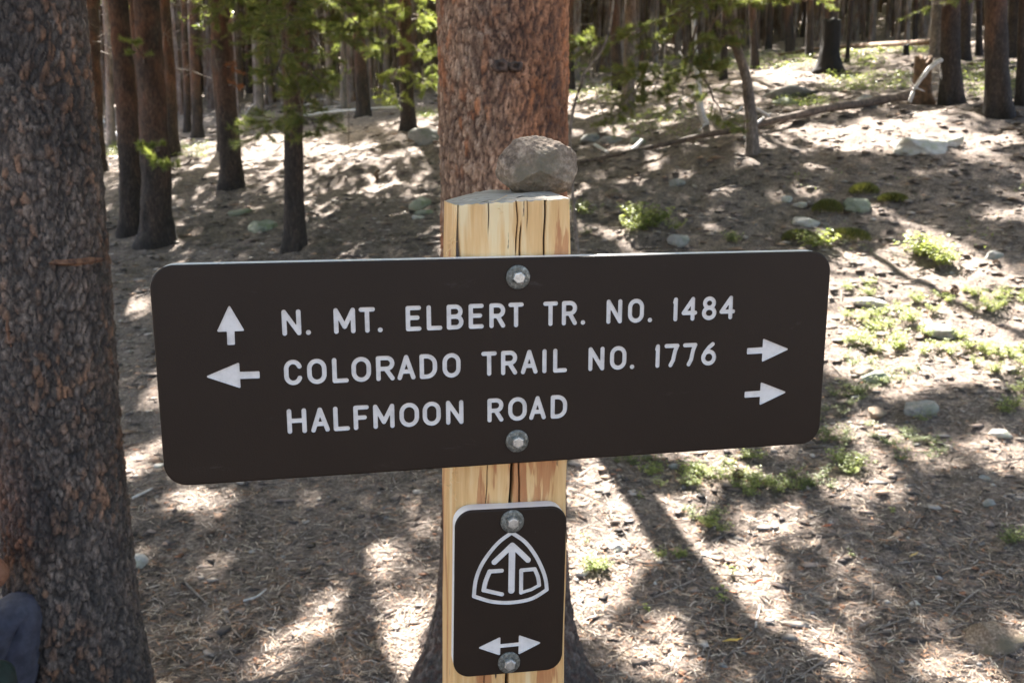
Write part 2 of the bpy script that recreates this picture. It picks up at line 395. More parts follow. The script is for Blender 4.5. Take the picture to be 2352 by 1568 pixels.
# ------------------------------------------------------------------ foliage
rng = np.random.default_rng(11)
def needle_tris(base, dirs, ln, wd):
    """thin triangles: base points (n,3), unit dirs (n,3)"""
    n = len(base); r = rng.normal(size=(n, 3)); s = np.cross(dirs, r); s /= np.linalg.norm(s, axis=1)[:, None] + 1e-9
    ln = np.asarray(ln).reshape(-1, 1) * np.ones((n, 1))
    V = np.stack([base - s * wd / 2, base + s * wd / 2, base + dirs * ln], 1).reshape(-1, 3)
    return V, np.arange(3 * n).reshape(n, 3)
def unit(v): return v / (np.linalg.norm(v, axis=-1, keepdims=True) + 1e-9)
def crown_mesh(name, z0, z1, rmax, nb, tufts, per, seed, ln=.17, wd=.035, matn='needles', world=None):
    g = np.random.default_rng(seed); B = []; D = []; tw = MB()
    for k in range(nb):
        u = (k + g.random()) / nb; z = z0 + (z1 - z0) * u; rr = rmax * (1 - u) ** .7 * (.55 + .6 * g.random()) + .12
        az = g.random() * 6.283; d = np.array([math.cos(az), math.sin(az), .25 * u - .12])
        end = np.array([0, 0, z]) + d * rr + np.array([0, 0, -.16 * rr * (1 - u)])
        lt = False
        if world is not None:
            q_ = np.array([np.array([0, 0, z]) + (end - np.array([0, 0, z])) * f_ for f_ in (.3, .55, .8, 1)]) + np.array(world)[None]; X_, Y_ = shadow_xy(q_); lt = litg(X_, Y_).sum() >= 2
        if not lt: tw.tube([(0, 0, z), tuple((np.array([0, 0, z]) + end) / 2 + np.array([0, 0, .05])), tuple(end)], [.014, .009, .003], 3, 1, False)
        nt_ = max(3, int(tufts * (.4 + .6 * rr / rmax)))
        s = g.random(nt_) ** .6; c = np.array([0, 0, z])[None] + (end - np.array([0, 0, z]))[None] * s[:, None]
        c = c + g.normal(size=(nt_, 3)) * np.array([.17, .17, .10]) * (rr * .75 + .12)
        for j in range(nt_):
            dd = unit(g.normal(size=(per, 3)) + d[None] * .7 + np.array([0, 0, .35])); B.append(np.repeat(c[j][None], per, 0) + g.normal(size=(per, 3)) * .05); D.append(dd)
    B = np.concatenate(B); D = np.concatenate(D)
    if world is not None:
        X, Y = shadow_xy(B + D * ln * .5 + np.array(world)[None]); keep = ~litg(X, Y); B = B[keep]; D = D[keep]
    V, F = needle_tris(B, D, ln * (.6 + .8 * g.random(len(B))), wd)
    nv = len(V); V2 = np.array(tw.V).reshape(-1, 3)
    FF = [tuple(f) for f in F] + [tuple(nv + i for i in f) for f in tw.F]
    return mesh(name, np.concatenate([V, V2]), FF, [matn, 'bark_grey'], [0] * len(F) + [1] * len(tw.F))
def dead_mesh(name, z0, z1, n, seed, lmax=1.2):
    g = np.random.default_rng(seed); tw = MB()
    for k in range(n):
        z = z0 + (z1 - z0) * g.random(); az = g.random() * 6.283; L = lmax * (.25 + .75 * g.random())
        d = np.array([math.cos(az), math.sin(az), g.uniform(-.35, .25)]); p0 = np.array([0, 0, z]); p1 = p0 + d * L * .5 + g.normal(size=3) * .04; p2 = p0 + d * L + np.array([0, 0, -.15 * L]) + g.normal(size=3) * .08
        tw.tube([p0, p1, p2], [.010, .007, .003], 3, 0, False)
        for q in range(2):
            e = p1 + g.normal(size=3) * .18 * L; tw.tube([p1 + (p2 - p1) * q * .4, e], [.004, .002], 3, 0, False)
    return tw.build(name, 'deadwood')
def bough_mesh(name, start, end, sag, seed, twigs=9, twl=.35, per=46, ln=.055, wd=.0045, matn='needles', orange=0, fol_from=.25):
    """a live pine branch: curved limb, side twigs, needles gathered towards the twig ends"""
    g = np.random.default_rng(seed); s0 = np.array(start, float); e0 = np.array(end, float); tw = MB(); B = []; D = []
    def cur(t): 
        return s0 + (e0 - s0) * t + np.array([0, 0, -sag * 4 * t * (1 - t)])
    L = np.linalg.norm(e0 - s0); ts = np.linspace(0, 1, 8)
    pts = [cur(x) + g.normal(size=3) * .015 * (0 < x) for x in ts]
    tw.tube([tuple(p) for p in pts], list(np.linspace(.009 + .006 * L, .0025, 8)), 5, 1, False)
    tips = []
    for k in range(twigs):
        u = fol_from + (1 - fol_from) * (k + .5) / twigs; p = cur(u); d = unit(cur(min(1, u + .05)) - cur(u - .05))
        side = unit(np.cross(d, np.array([0, 0, 1]))) * (1 if k % 2 else -1)
        td = unit(d * .8 + side * (.5 + .5 * g.random()) + np.array([0, 0, g.uniform(-.5, .45)]))
        l = twl * (.5 + .7 * g.random()) * (1.15 - .5 * u); q = p + td * l + np.array([0, 0, g.uniform(-.02, .06)])
        tw.tube([tuple(p), tuple((p + q) / 2 + g.normal(size=3) * .01), tuple(q)], [.004, .003, .0018], 4, 1, False); tips.append((p, q))
        if g.random() < .6:
            m_ = (p + q) / 2; q2 = m_ + unit(td + g.normal(size=3) * .5) * l * .5; tw.tube([tuple(m_), tuple(q2)], [.003, .0016], 3, 1, False); tips.append((m_, q2))
    tips.append((cur(.85), cur(1.)))
    for (p, q) in tips:
        n = int(per * (.6 + .8 * g.random())); u = 1 - g.random(n) ** 1.3 * .75; d = unit(q - p)
        b_ = p + (q - p) * u[:, None]; r = g.normal(size=(n, 3)); r = unit(r - (r @ d)[:, None] * d)
        D.append(unit(d[None] * g.uniform(.5, 1.3, (n, 1)) + r + np.array([0, 0, .15]))); B.append(b_)
    B = np.concatenate(B); D = np.concatenate(D)
    V, F = needle_tris(B, D, ln * (.7 + .5 * g.random(len(B))), wd)
    nv = len(V); oi = np.where(np.repeat(g.random(len(F) // 1), 1) < orange, 2, 0)
    return mesh(name, np.concatenate([V, np.array(tw.V)]), [tuple(f) for f in F] + [tuple(nv + i for i in f) for f in tw.F], [matn, 'bark_grey', 'orange_needles'], list(oi) + [1] * len(tw.F))

# Where the photo shows sun flecks on the ground the canopy has gaps: needle tufts whose shadow
# would fall on a fleck are not grown.  Everything stays fixed in the world.
ELL = [(2050, 318, 360, 46, .9), (1500, 350, 190, 26, .5), (1410, 300, 80, 25, .5), (1500, 535, 260, 30, .5), (2290, 500, 90, 24, .6), (2140, 740, 360, 190, 1.6), (1990, 600, 150, 28, .6),
       (2290, 910, 120, 40, .6), (1980, 1000, 110, 40, .7), (2230, 1040, 190, 70, .9), (1700, 1100, 190, 50, .8), (2080, 870, 200, 60, .6), (2120, 1090, 110, 22, .35), (300, 700, 80, 45, .7), (320, 900, 90, 90, .6), (330, 1060, 100, 60, .5),
       (440, 1150, 150, 38, .7), (640, 1240, 120, 34, .5), (330, 1280, 70, 24, .5), (480, 1400, 130, 30, .45), (850, 1150, 130, 30, .5), (830, 1330, 130, 30, .5), (560, 1530, 140, 22, .5), (860, 1480, 90, 30, .5), (1390, 1290, 36, 26, .5)]
STR = [((1400, 1130), (1630, 1340), 44, 1.0), ((1540, 1230), (1940, 1568), 48, 1.1), ((1820, 1230), (1990, 1330), 34, .8), ((1970, 1330), (2160, 1440), 26, .8), ((1700, 1250), (1830, 1330), 24, .5), ((1440, 1330), (1570, 1490), 22, .7), ((1610, 1430), (1700, 1568), 16, .6), ((2050, 1470), (2180, 1550), 20, .6), ((1960, 1470), (2020, 1560), 14, .5)]
def lit(x, y):
    z = H(x, y); dz = y * cp - (z - CAMZ) * sp_; dz = np.maximum(dz, .3)
    u = 1176 + 2100 * x / dz; v = 784 - 2100 * (y * sp_ + (z - CAMZ) * cp) / dz
    sc = np.where((v > 1000) & (u > 1000), .46, .27)
    sc = np.where((v < 640) & (u < 1020), .28, sc); sc = np.where((v < 270), .2, sc); sc = np.where((v < 300) & (u < 640), .1, sc); sc = np.where((v > 1080) & (u < 1000), .43, sc); sc = np.where((v > 1568) | (u < -60) | (u > 2420), .2, sc)
    for cx, cy, rx, ry, a in ELL: sc = np.maximum(sc, a * 1.25 * np.clip(1.25 - ((u - cx) / rx) ** 2 - ((v - cy) / ry) ** 2, 0, 1))
    for (ax, ay), (bx, by), wd, a in STR:
        d = seg_d(u, v, ax, ay, bx, by); sc = np.maximum(sc, a * 1.3 * np.clip(1.2 - (d / wd) ** 2, 0, 1))
    P = np.stack([x, y, 0 * x], 1); n_ = .5 * vnoise(P * np.array([3.4, 1.9, 1]), 61) + .65 * vnoise(P * np.array([8.5, 4.5, 1]), 62)
    return sc + .8 * n_ > .5
def seg_d(u, v, ax, ay, bx, by):
    dx, dy = bx - ax, by - ay; t_ = np.clip(((u - ax) * dx + (v - ay) * dy) / (dx * dx + dy * dy), 0, 1); return np.hypot(u - ax - t_ * dx, v - ay - t_ * dy)
_gx0, _gy0, _gs = -20., -6., .05; _gn = 800
_ax = _gx0 + np.arange(_gn) * _gs; _LX, _LY = np.meshgrid(_ax, _gy0 + np.arange(_gn) * _gs)
HG = H(_LX.ravel(), _LY.ravel()).reshape(_gn, _gn); LG = lit(_LX.ravel(), _LY.ravel()).reshape(_gn, _gn)
def _ix(x, y): return np.clip(((y - _gy0) / _gs).astype(int), 0, _gn - 1), np.clip(((x - _gx0) / _gs).astype(int), 0, _gn - 1)
def litg(x, y): return LG[_ix(x, y)]
def shadow_xy(P):
    X, Y = P[:, 0], P[:, 1]; h = HG[_ix(X, Y)]
    for _ in range(5):
        t_ = (P[:, 2] - h) / sv.z; X = P[:, 0] - sv.x * t_; Y = P[:, 1] - sv.y * t_; h = HG[_ix(X, Y)]
    return X, Y
CROWN = [crown_mesh('crown', 0, 7.5, 1.25, 62, 15, 9, 100 + k) for k in range(4)]
CROWN_BIG = [crown_mesh('crown', 0, 8.5, 1.9, 110, 26, 11, 200 + k, .2, .05) for k in range(3)]
CROWN_FAR = [crown_mesh('crown', 0, 7.5, 1.25, 34, 8, 7, 300 + k, .32, .09) for k in range(3)]
DEAD = [dead_mesh('dead_twigs', 1.6, 5.5, 26, 400 + k) for k in range(4)]

def tree_root(name, p, label, cat='tree', group=None):
    return link(name, None, None, p, label=label, cat=cat, group=group)
def add_crown(root, z, lean, variant, s=1.0, sz=1.0, rot=0):
    return link('crown', variant, root, (lean[0] * z, lean[1] * z, z), (0, 0, rot), (s, s, sz))

def near_crown(root, z, lean, h, rmax, seed, dens=1.0):
    p = root.location; w_ = (p.x + lean[0] * z, p.y + lean[1] * z, p.z + z)
    me = crown_mesh('crown', 0, h, rmax, int(100 * dens), int(26 * dens), 11, seed, .17, .05, 'needles', w_)
    return link('crown', me, root, (lean[0] * z, lean[1] * z, z))
# hero tree behind the post
p = Vector((-.025, 2.7, Hs(-.025, 2.7)))
root = tree_root('pine_tree', p, 'thick reddish brown pine trunk standing directly behind the sign post')
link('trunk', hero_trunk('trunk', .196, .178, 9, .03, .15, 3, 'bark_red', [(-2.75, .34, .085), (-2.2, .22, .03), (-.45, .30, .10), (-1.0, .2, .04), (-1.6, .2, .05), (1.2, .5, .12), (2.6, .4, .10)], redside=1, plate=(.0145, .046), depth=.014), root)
# knots on its front
simple('knot_wood', (.03, .022, .02), .9, 0, 60, (.13, .085, .065), .6)
def knot(mb, x, z, r, fr, seed):
    g = random.Random(seed)
    rings = [(1.0, 0), (.8, .012), (.5, .017), (.3, .006), (0.001, .004)]; n = 14; V = []; F = []
    jit = [g.uniform(.8, 1.2) for _ in range(n)]
    for (q, o) in rings:
        for k in range(n):
            a = 2 * math.pi * k / n; V.append((x + math.cos(a) * r * q * jit[k], fr - o, z + math.sin(a) * r * q * jit[k] * .75))
    for i in range(len(rings) - 1):
        for k in range(n): F.append((i * n + k, i * n + (k + 1) % n, (i + 1) * n + (k + 1) % n, (i + 1) * n + k))
    mb.add(V, F)
for (kx, kz, r_) in ((1151, 152, .024), (1186, 153, .019)):
    q = at_depth(kx, kz, 2.52) - p; mb = MB(); knot(mb, q.x, q.z, r_, -.182, int(kx)); link('knot', mb.build('knot', 'knot_wood', True), root)
near_crown(root, 4.6, (0, 0), 7.5, 2.2, 900, 1.1)

# left foreground tree
p = Vector((-1.22, 2.35, Hs(-1.22, 2.35)))
root = tree_root('pine_tree', p, 'massive dark grey scaly pine trunk filling the left edge of the photo')
link('trunk', hero_trunk('trunk', .163, .142, 9, .035, .25, 21, 'bark_dark', [(-.3, .5, .07), (-2.9, .4, .05), (1.5, .5, .08)], plate=(.0155, .029), depth=.015, cx=lambda Z: .012 * Z), root)
# scars of pale wood and a loose flap on the bark
def scar(px0, px1, py, h, rough):
    q0 = at_depth(px0, py, 2.20) - p; q1 = at_depth(px1, py, 2.24) - p
    mb = MB(); n = 8; V = []; g = random.Random(px0)
    for k in range(n + 1):
        u = k / n; x = q0.x + (q1.x - q0.x) * u; rr = math.sqrt(max(.15 ** 2 - (x - .02) ** 2, .0004)); z = q0.z + (q1.z - q0.z) * u
        hh = h * (1 - abs(2 * u - 1) ** 2.2) + .0015
        V += [(x, -rr - .008, z + hh + g.uniform(0, rough)), (x, -rr - .016, z - hh * .4), (x, -rr - .006, z - hh - g.uniform(0, rough))]
    F = []
    for k in range(n):
        for j in (0, 1): F.append((k * 3 + j, k * 3 + j + 1, k * 3 + 3 + j + 1, k * 3 + 3 + j))
    mb.add(V, F); return mb
simple('scar_wood', (.07, .03, .018), .8, 0, 60, (.22, .11, .06), .5)
link('bark_scar', scar(108, 205, 605, .006, .004).build('bark_scar', 'scar_wood'), root, label='short horizontal orange cut in the bark')
link('bark_scar', scar(18, 46, 752, .04, .012).build('bark_scar', 'scar_wood'), root, label='small orange bark wound near the left edge')
near_crown(root, 4.8, (.012, 0), 7.5, 2.0, 901)

# named mid-distance trees: base px, base py, width px, x at image top, label, bark, bend, crown
TREES = [
 (305, 533, 50, 270, 'slimmer left trunk of the reddish twin pines behind the dark trunk', 'bark_mid', 1),
 (360, 562, 66, 340, 'right and larger trunk of the reddish twin pines with dark foot', 'bark_mid', 1),
 (531, 430, 46, 508, 'pine trunk with orange patches midway between twin pines and leafy young pine', 'bark_mid', 1),
 (675, 575, 43, 682, 'slender dark young pine with green boughs left of the signboard centre', 'bark_mid', 1),
 (228, 396, 34, 208, 'brown trunk just right of the massive left trunk', 'bark_mid', 1),
 (258, 333, 19, 242, 'thin dark trunk between the brown trunk and the twin pines', 'bark_far', 1),
 (398, 360, 28, 378, 'brown trunk peeking out right behind the twin pines', 'bark_mid', 1),
 (430, 304, 16, 424, 'thin black trunk beside the peeking brown trunk', 'bark_mid', 1),
 (453, 317, 24, 445, 'short looking dark trunk left of the orange patched pine', 'bark_mid', 1),
 (835, 269, 30, 822, 'dark flared pine trunk behind the pale fallen pole', 'bark_mid', 1),
 (940, 300, 32, 930, 'dark pine with pale green boughs beside the bluish boulder', 'bark_mid', 1),
 (889, 222, 15, 886, 'thin trunk between the flared pine and the pale green boughs', 'bark_far', 1),
 (790, 249, 15, 784, 'thin dark trunk just left of the flared pine', 'bark_far', 1),
 (757, 249, 15, 750, 'thin dark trunk second left of the flared pine', 'bark_far', 1),
 (1659, 183, 16, 1664, 'thin dark trunk left of the bent grey sapling', 'bark_mid', 1),
 (1733, 160, 18, 1728, 'dark trunk right behind the top of the bent sapling', 'bark_mid', 1),
 (1421, 207, 24, 1412, 'dark trunk behind the grey flared trunk right of the big trunk', 'bark_mid', 1),
 (1315, 204, 15, 1310, 'dark trunk hugging the right edge of the thick reddish trunk', 'bark_mid', 1),
 (1446, 250, 27, 1446, 'grey weathered trunk with spreading roots right of the big trunk', 'bark_grey', 1),
 (1859, 132, 16, 1858, 'dark trunk immediately left of the charred stump', 'bark_mid', 1),
 (1908, 120, 30, 1908, 'reddish trunk rising behind the charred stump', 'bark_mid', 1),
 (1942, 146, 9, 1955, 'pole thin black trunk just right of the charred stump', 'bark_mid', 1),
 (2183, 238, 43, 2188, 'brown trunk right of the broken stump and pale crooked branch', 'bark_mid', 1),
 (2297, 260, 50, 2290, 'stout dark trunk second from the right edge with flared foot', 'bark_mid', 1),
 (2350, 242, 22, 2352, 'dark trunk cut by the right edge of the photo', 'bark_mid', 1),
 (2218, 136, 22, 2214, 'dark trunk in the gap between the two stout right trunks', 'bark_mid', 1),
 (2247, 128, 14, 2243, 'thin dark trunk touching the left side of the stout right trunk', 'bark_mid', 1),
 (2146, 136, 26, 2152, 'yellowish leaning trunk behind the broken stump', 'bark_grey', 1),
 (1815, 124, 20, 1812, 'dark trunk left of the two trunks by the charred stump', 'bark_mid', 1),
]
placed = [(-.025, 2.7), (-1.22, 2.35)]
NAMED = {}
for k, (bx, by, wpx, tx, lab, bk, cr) in enumerate(TREES):
    p = ground_at(bx, by); r = wpx / 2100 * (p.y * cp + (CAMZ - p.z) * sp_) / 2
    # world point where the trunk axis meets the top of the frame
    q = at_depth(tx, 0, p.y); lean = (q.x - p.x) / max(q.z - p.z, 1)
    g = random.Random(k * 7 + 1); hgt = g.uniform(11, 14.5)
    root = tree_root('pine_tree', p, lab); NAMED[bx] = (root, p, lean)
    placed.append((p.x, p.y))
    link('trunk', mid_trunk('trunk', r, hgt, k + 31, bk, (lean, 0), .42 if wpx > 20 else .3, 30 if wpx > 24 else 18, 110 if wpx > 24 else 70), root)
    near = p.y < 15
    zc = g.uniform(3.6, 4.8)
    if p.y < 21: near_crown(root, zc, (lean, 0), hgt - zc + .4, g.uniform(2.0, 2.8), 910 + k, 1.0 if p.y < 15 else .8)
    else: add_crown(root, zc, (lean, 0), CROWN[k % 4], g.uniform(1.0, 1.35), (hgt - zc) / 8, g.uniform(0, 6))
    if k not in (0, 1, 3): link('dead_twigs', DEAD[k % 4], root, (0, 0, 0), (0, 0, g.uniform(0, 6)), (.8, .8, 1), kind='stuff')

def _hid(px, Y): return ((px - 1176) / 2100 * Y * .99, Y)  # unseen pines added behind visible trunks, to cast canopy shade on the ground
for (x, y, rr, lab) in ((.02, 6.4, .10, 'nearest unseen pine added for shade behind the big reddish trunk'), (.03, 9.6, .12, 'second unseen pine added for shade behind the big reddish trunk'), (-.1, 14, .13, 'third unseen pine added for shade behind the big reddish trunk'), (-.15, 19.5, .14, 'farthest unseen pine added for shade behind the big reddish trunk'),
                        (*_hid(676, 14.5), .09, 'thin unseen pine added for shade behind the slender dark young pine'), (*_hid(345, 14.6), .12, 'unseen pine added for shade behind the reddish twin pines'), (*_hid(522, 18.5), .12, 'unseen pine added for shade behind the orange patched pine'), (*_hid(2292, 15), .12, 'unseen pine added for shade behind the stout right trunk'), (*_hid(100, 13), .14, 'unseen pine added for shade behind the massive left trunk')):
    root = tree_root('pine_tree', (x, y, Hs(x, y)), lab); placed.append((x, y))
    link('trunk', mid_trunk('trunk', rr, 13, int(y * 9), 'bark_mid', (0, 0), .3, 18, 60), root)
    near_crown(root, 3.6, (0, 0), 9, 2.8, int(y * 10), 1.25)
# bent grey sapling
p = ground_at(1724, 352); r = 13 / 2100 * p.y
ptsx = [(0, 1724), (223, 1719), (352 - 183, 1715), (352 - 110, 1690), (352, 1682)]
root = tree_root('pine_sapling', p, 'bent slender grey pine leaning left above the fallen log', 'tree'); SAP = (root, p)
def bendf(Z):
    zz = []; xx = []
    for (yy, X_) in ((352, 1724), (280, 1722), (183, 1713), (110, 1692), (55, 1683), (0, 1680), (-120, 1672)):
        q = at_depth(X_, yy, p.y); zz.append(q.z - p.z); xx.append(q.x - p.x)
    return np.interp(Z, zz, xx)
link('trunk', mid_trunk('trunk', r * .95, 7, 77, 'bark_grey', (0, 0), .35, 24, 100, bendf), root)
placed.append((p.x, p.y))
near_crown(root, 3.0, (-.1, 0), 4.5, 2.0, 905)
# boughs: start on the trunk, end px,py,depth offset
def boughs(entry, items, matn, **kw):
    root, p = entry[0], entry[1]
    for k, (sx, sy, ex, ey, dd) in enumerate(items):
        a = at_depth(sx, sy, p.y) - p; b_ = at_depth(ex, ey, p.y + dd) - p
        link('bough', bough_mesh('bough', a, b_, kw.get('sag', -.05), int(sx * 3 + ey + k), kw.get('twigs', 9), kw.get('twl', .35), int(kw.get('per', 46) * 3.1), kw.get('ln', .055), kw.get('wd', .0048) * .6, matn, kw.get('orange', 0)), root)
boughs(NAMED[675], [(680, 40, 560, 60, -.5), (681, -30, 600, 20, -.9), (679, 120, 620, 190, -.7), (680, 60, 790, 90, -.6), (681, -20, 830, 30, -.5),
   (680, 10, 740, 130, -1.0), (679, 150, 730, 200, -.8), (676, 270, 590, 318, -.8), (676, 260, 730, 310, -.7), (682, -60, 900, -10, -.4), (682, -70, 760, 15, -1.2), (682, -60, 520, 10, -.6), (680, 20, 640, 110, -1.1), (680, 160, 700, 260, -.9),
   (681, -60, 860, 100, -.3), (681, 0, 590, 130, .4), (681, -40, 660, 60, -1.3)], 'needles', twigs=14, twl=.34, per=60, orange=.05)
boughs(NAMED[940], [(932, 60, 860, 120, -.6), (932, 90, 1000, 160, -.8), (932, 30, 1010, 60, -.7), (934, 170, 1000, 200, -.9), (932, 40, 880, 60, -.8), (932, 10, 790, 70, -1.0), (935, 150, 890, 190, -.9), (933, -20, 960, 60, -1.2), (937, 205, 905, 240, -.8), (934, 120, 975, 120, -1.2)], 'needles_pale', twigs=9, twl=.5, per=46, ln=.08, wd=.009)
boughs(NAMED[835], [(824, 40, 770, 90, -.8), (826, 90, 860, 130, -.8), (828, 150, 760, 190, -.8), (824, 0, 850, 40, -1)], 'needles_pale', twigs=8, twl=.5, per=44, ln=.08, wd=.010)
boughs(SAP, [(1683, -20, 1540, 190, -.5), (1683, -40, 1600, 20, -.5), (1682, -60, 1790, 0, -.7), (1682, -50, 1720, 5, -.9), (1683, -40, 1480, 110, -.4), (1681, -60, 1420, 90, -.3), (1600, 60, 1560, 240, -.6), (1530, 100, 1500, 215, -.5), (1500, 120, 1400, 285, -.4), (1560, 120, 1650, 150, -.5), (1600, 150, 1690, 300, -.5), (1440, 70, 1330, 95, -.3), (1520, 110, 1440, 170, -.4), (1640, 30, 1660, 100, -.6)],
   'needles', twigs=14, twl=.34, per=60, orange=.07, sag=.06)
boughs(NAMED[360], [(338, 160, 300, 95, -.7), (368, 352, 336, 345, -1.0)], 'needles_pale', twigs=5, twl=.16, per=50)
link('bough', bough_mesh('bough', at_depth(440, 366, 9.0) - NAMED[360][1], at_depth(333, 346, 8.6) - NAMED[360][1], .12, 5, 12, .13, 60, .06, .0055, 'needles_pale'), NAMED[360][0])
boughs(NAMED[531], [(511, 30, 470, 20, -.6), (511, 60, 560, 50, -.7), (512, -20, 580, 10, -.8), (511, 100, 470, 110, -.5)], 'needles', twigs=8, twl=.3, per=40)
boughs(NAMED[531], [(513, 160, 545, 165, -.4), (514, 200, 550, 205, -.4)], 'orange_needles', twigs=5, twl=.14, per=30)
boughs(NAMED[1315], [(1311, 60, 1345, 110, -.6), (1311, 130, 1335, 170, -.6)], 'needles_pale', twigs=5, twl=.3, per=30, ln=.08, wd=.008)
boughs(NAMED[2183], [(2187, 10, 2120, 25, -.6), (2187, -20, 2230, 5, -.6)], 'needles', twigs=5, twl=.4, per=30, wd=.007)
boughs(NAMED[1859], [(1858, 0, 1900, 15, -.6), (1858, 0, 1800, 10, -.6)], 'needles_pale', twigs=5, twl=.5, per=30, ln=.08, wd=.011)

# ------------------------------------------------------------------ forest behind: individual distant pines, then one mass
FT = [mid_trunk('trunk', .13, 13, 500 + k, 'bark_far' if k % 3 else 'bark_mid', (0, 0), .3, 12, 26) for k in range(6)]
bpx = [-400, 0, 600, 760, 1000, 1320, 1450, 1700, 2000, 2352, 2800]; bpy_ = [300, 290, 265, 243, 232, 200, 170, 122, 108, 108, 110]
g = random.Random(5); cand = []
tries = 0
while len(cand) < 285 and tries < 60000:
    tries += 1
    y = 14 + 46 * g.random() ** .8; x = g.uniform(-1, 1) * (.60 * y + 2)
    z = Hs(x, y); u, v_ = project((x, y, z))
    if v_ > np.interp(u, bpx, bpy_) - g.random() * 6: continue
    if any((x - a) ** 2 + (y - b_) ** 2 < (1.15 + .012 * y) ** 2 for a, b_ in placed): continue
    placed.append((x, y)); cand.append((x, y, z, u))
for k, (x, y, z, u) in enumerate(cand):
    side = 'left' if u < 1015 else ('right' if u > 1310 else None)
    ZN = [(200, 'behind the massive left trunk', 'hidden'), (330, 'left of and behind the twin pines', 'l'), (490, 'between the twin pines and the orange patched pine', 'l'), (660, 'between the orange patched pine and the leafy young pine', 'l'), (830, 'between the leafy young pine and the flared pine', 'l'), (1015, 'between the flared pine and the big reddish trunk', 'l'), (1310, 'hidden behind the big reddish trunk', 'h'), (1450, 'between the big reddish trunk and the grey flared trunk', 'r'), (1690, 'between the grey flared trunk and the bent sapling', 'r'), (1870, 'between the bent sapling and the charred stump', 'r'), (2160, 'between the charred stump and the trunk by the broken stump', 'r'), (99999, 'behind the stout trunks near the right edge', 'r')]
    zone = next(z_[1] for z_ in ZN if u < z_[0])
    lab = {'left': 'slim distant pine in the crowded wood left of the big reddish trunk', 'right': 'slim distant pine in the crowded wood right of the big reddish trunk', None: 'slim distant pine hidden behind the big reddish trunk'}[side]
    root = link('pine_tree', None, None, (x, y, z), (R(g.uniform(-2.5, 2.5)), R(g.uniform(-2.5, 2.5)), g.uniform(0, 6.28)), label='slim distant pine ' + zone, cat='tree', group='slim distant pines ' + zone)
    s = g.uniform(.5, 1.1)
    link('trunk', FT[k % 6], root, (0, 0, 0), (0, 0, 0), (s, s, g.uniform(.9, 1.1)))
    if y < 20: near_crown(root, g.uniform(4.6, 6), (0, 0), 7, 1.5, 1000 + k, .75); root.rotation_euler = (0, 0, 0)
    else: link('crown', CROWN_FAR[k % 3] if y > 26 else CROWN[k % 4], root, (0, 0, g.uniform(4.6, 6.5)), (0, 0, 0), (g.uniform(.8, 1.2),) * 2 + (.9,))
    link('dead_twigs', DEAD[(k + 1) % 4], root, (0, 0, 0), (0, 0, g.uniform(0, 6)), (1, 1, 1), kind='stuff')
# pines added out of view so that their crowns shade the glade
g = random.Random(9)
OUT = [(-5.2, 6.2), (-4.2, 3.9), (4.6, 5.4), (5.6, 7.6), (-7.5, 9), (-9.5, 13), (8.3, 10.5), (10, 14), (-3.2, 1.2), (3.4, 2.2), (-11, 18), (14, 20), (-5.6, -3), (5.2, -4)]
for k, (x, y) in enumerate(OUT):
    root = link('pine_tree', None, None, (x, y, Hs(x, y)), (0, 0, g.uniform(0, 6)), label='unseen pine added for shade beyond the %s edge of the photo' % ('left' if x < 0 else 'right'), cat='tree', group='shade pines added beyond the %s edge' % ('left' if x < 0 else 'right'))
    link('trunk', FT[k % 6], root); near_crown(root, 4.2, (0, 0), 8.5, 2.3, 950 + k); link('dead_twigs', DEAD[k % 4], root, kind='stuff')
# far wood, one mass
g = np.random.default_rng(77); Vs = []; Fs = []; Is = []; base = 0
n = 7500; ys = 30 + 95 * g.random(n) ** .9; xs = (g.random(n) * 2 - 1) * (.66 * ys + 6)
hz = H(xs, ys); seg = 6
for x, y, z in zip(xs, ys, hz):
    if y < 60 and (min((x - a) ** 2 + (y - b_) ** 2 for a, b_ in placed) < .9 or project((x, y, z))[1] > np.interp(project((x, y, z))[0], bpx, bpy_) - 6): continue
    r = g.uniform(.045, .14); lx, ly = g.normal(size=2) * .03; hh = g.uniform(10, 14)
    ang = np.arange(seg) * 2 * math.pi / seg
    for zz, rr in ((-.5, r * 1.3), (.6, r), (hh, r * .3)):
        Vs.append(np.stack([x + lx * zz + rr * np.cos(ang), y + ly * zz + rr * np.sin(ang), z + zz + 0 * ang], 1))
    for k in range(2):
        for j in range(seg): Fs.append((base + k * seg + j, base + k * seg + (j + 1) % seg, base + (k + 1) * seg + (j + 1) % seg, base + (k + 1) * seg + j)); Is.append(0)
    base += 3 * seg
    nn = 22; c = np.stack([g.normal(size=nn) * .75, g.normal(size=nn) * .75, 4.5 + (hh - 4.5) * g.random(nn)], 1) + np.array([x, y, z])
    d = unit(g.normal(size=(nn, 3))); s_ = unit(np.cross(d, g.normal(size=(nn, 3))))
    Vs.append(np.stack([c - s_ * .22, c + s_ * .22, c + d * .75], 1).reshape(-1, 3))
    for k in range(nn): Fs.append((base + 3 * k, base + 3 * k + 1, base + 3 * k + 2)); Is.append(1)
    base += 3 * nn
link('distant_wood', mesh('distant_wood', np.concatenate(Vs), Fs, ['bark_far', 'needles'], Is), label='dense far wood of thin trunks closing the background', cat='wood', kind='stuff')

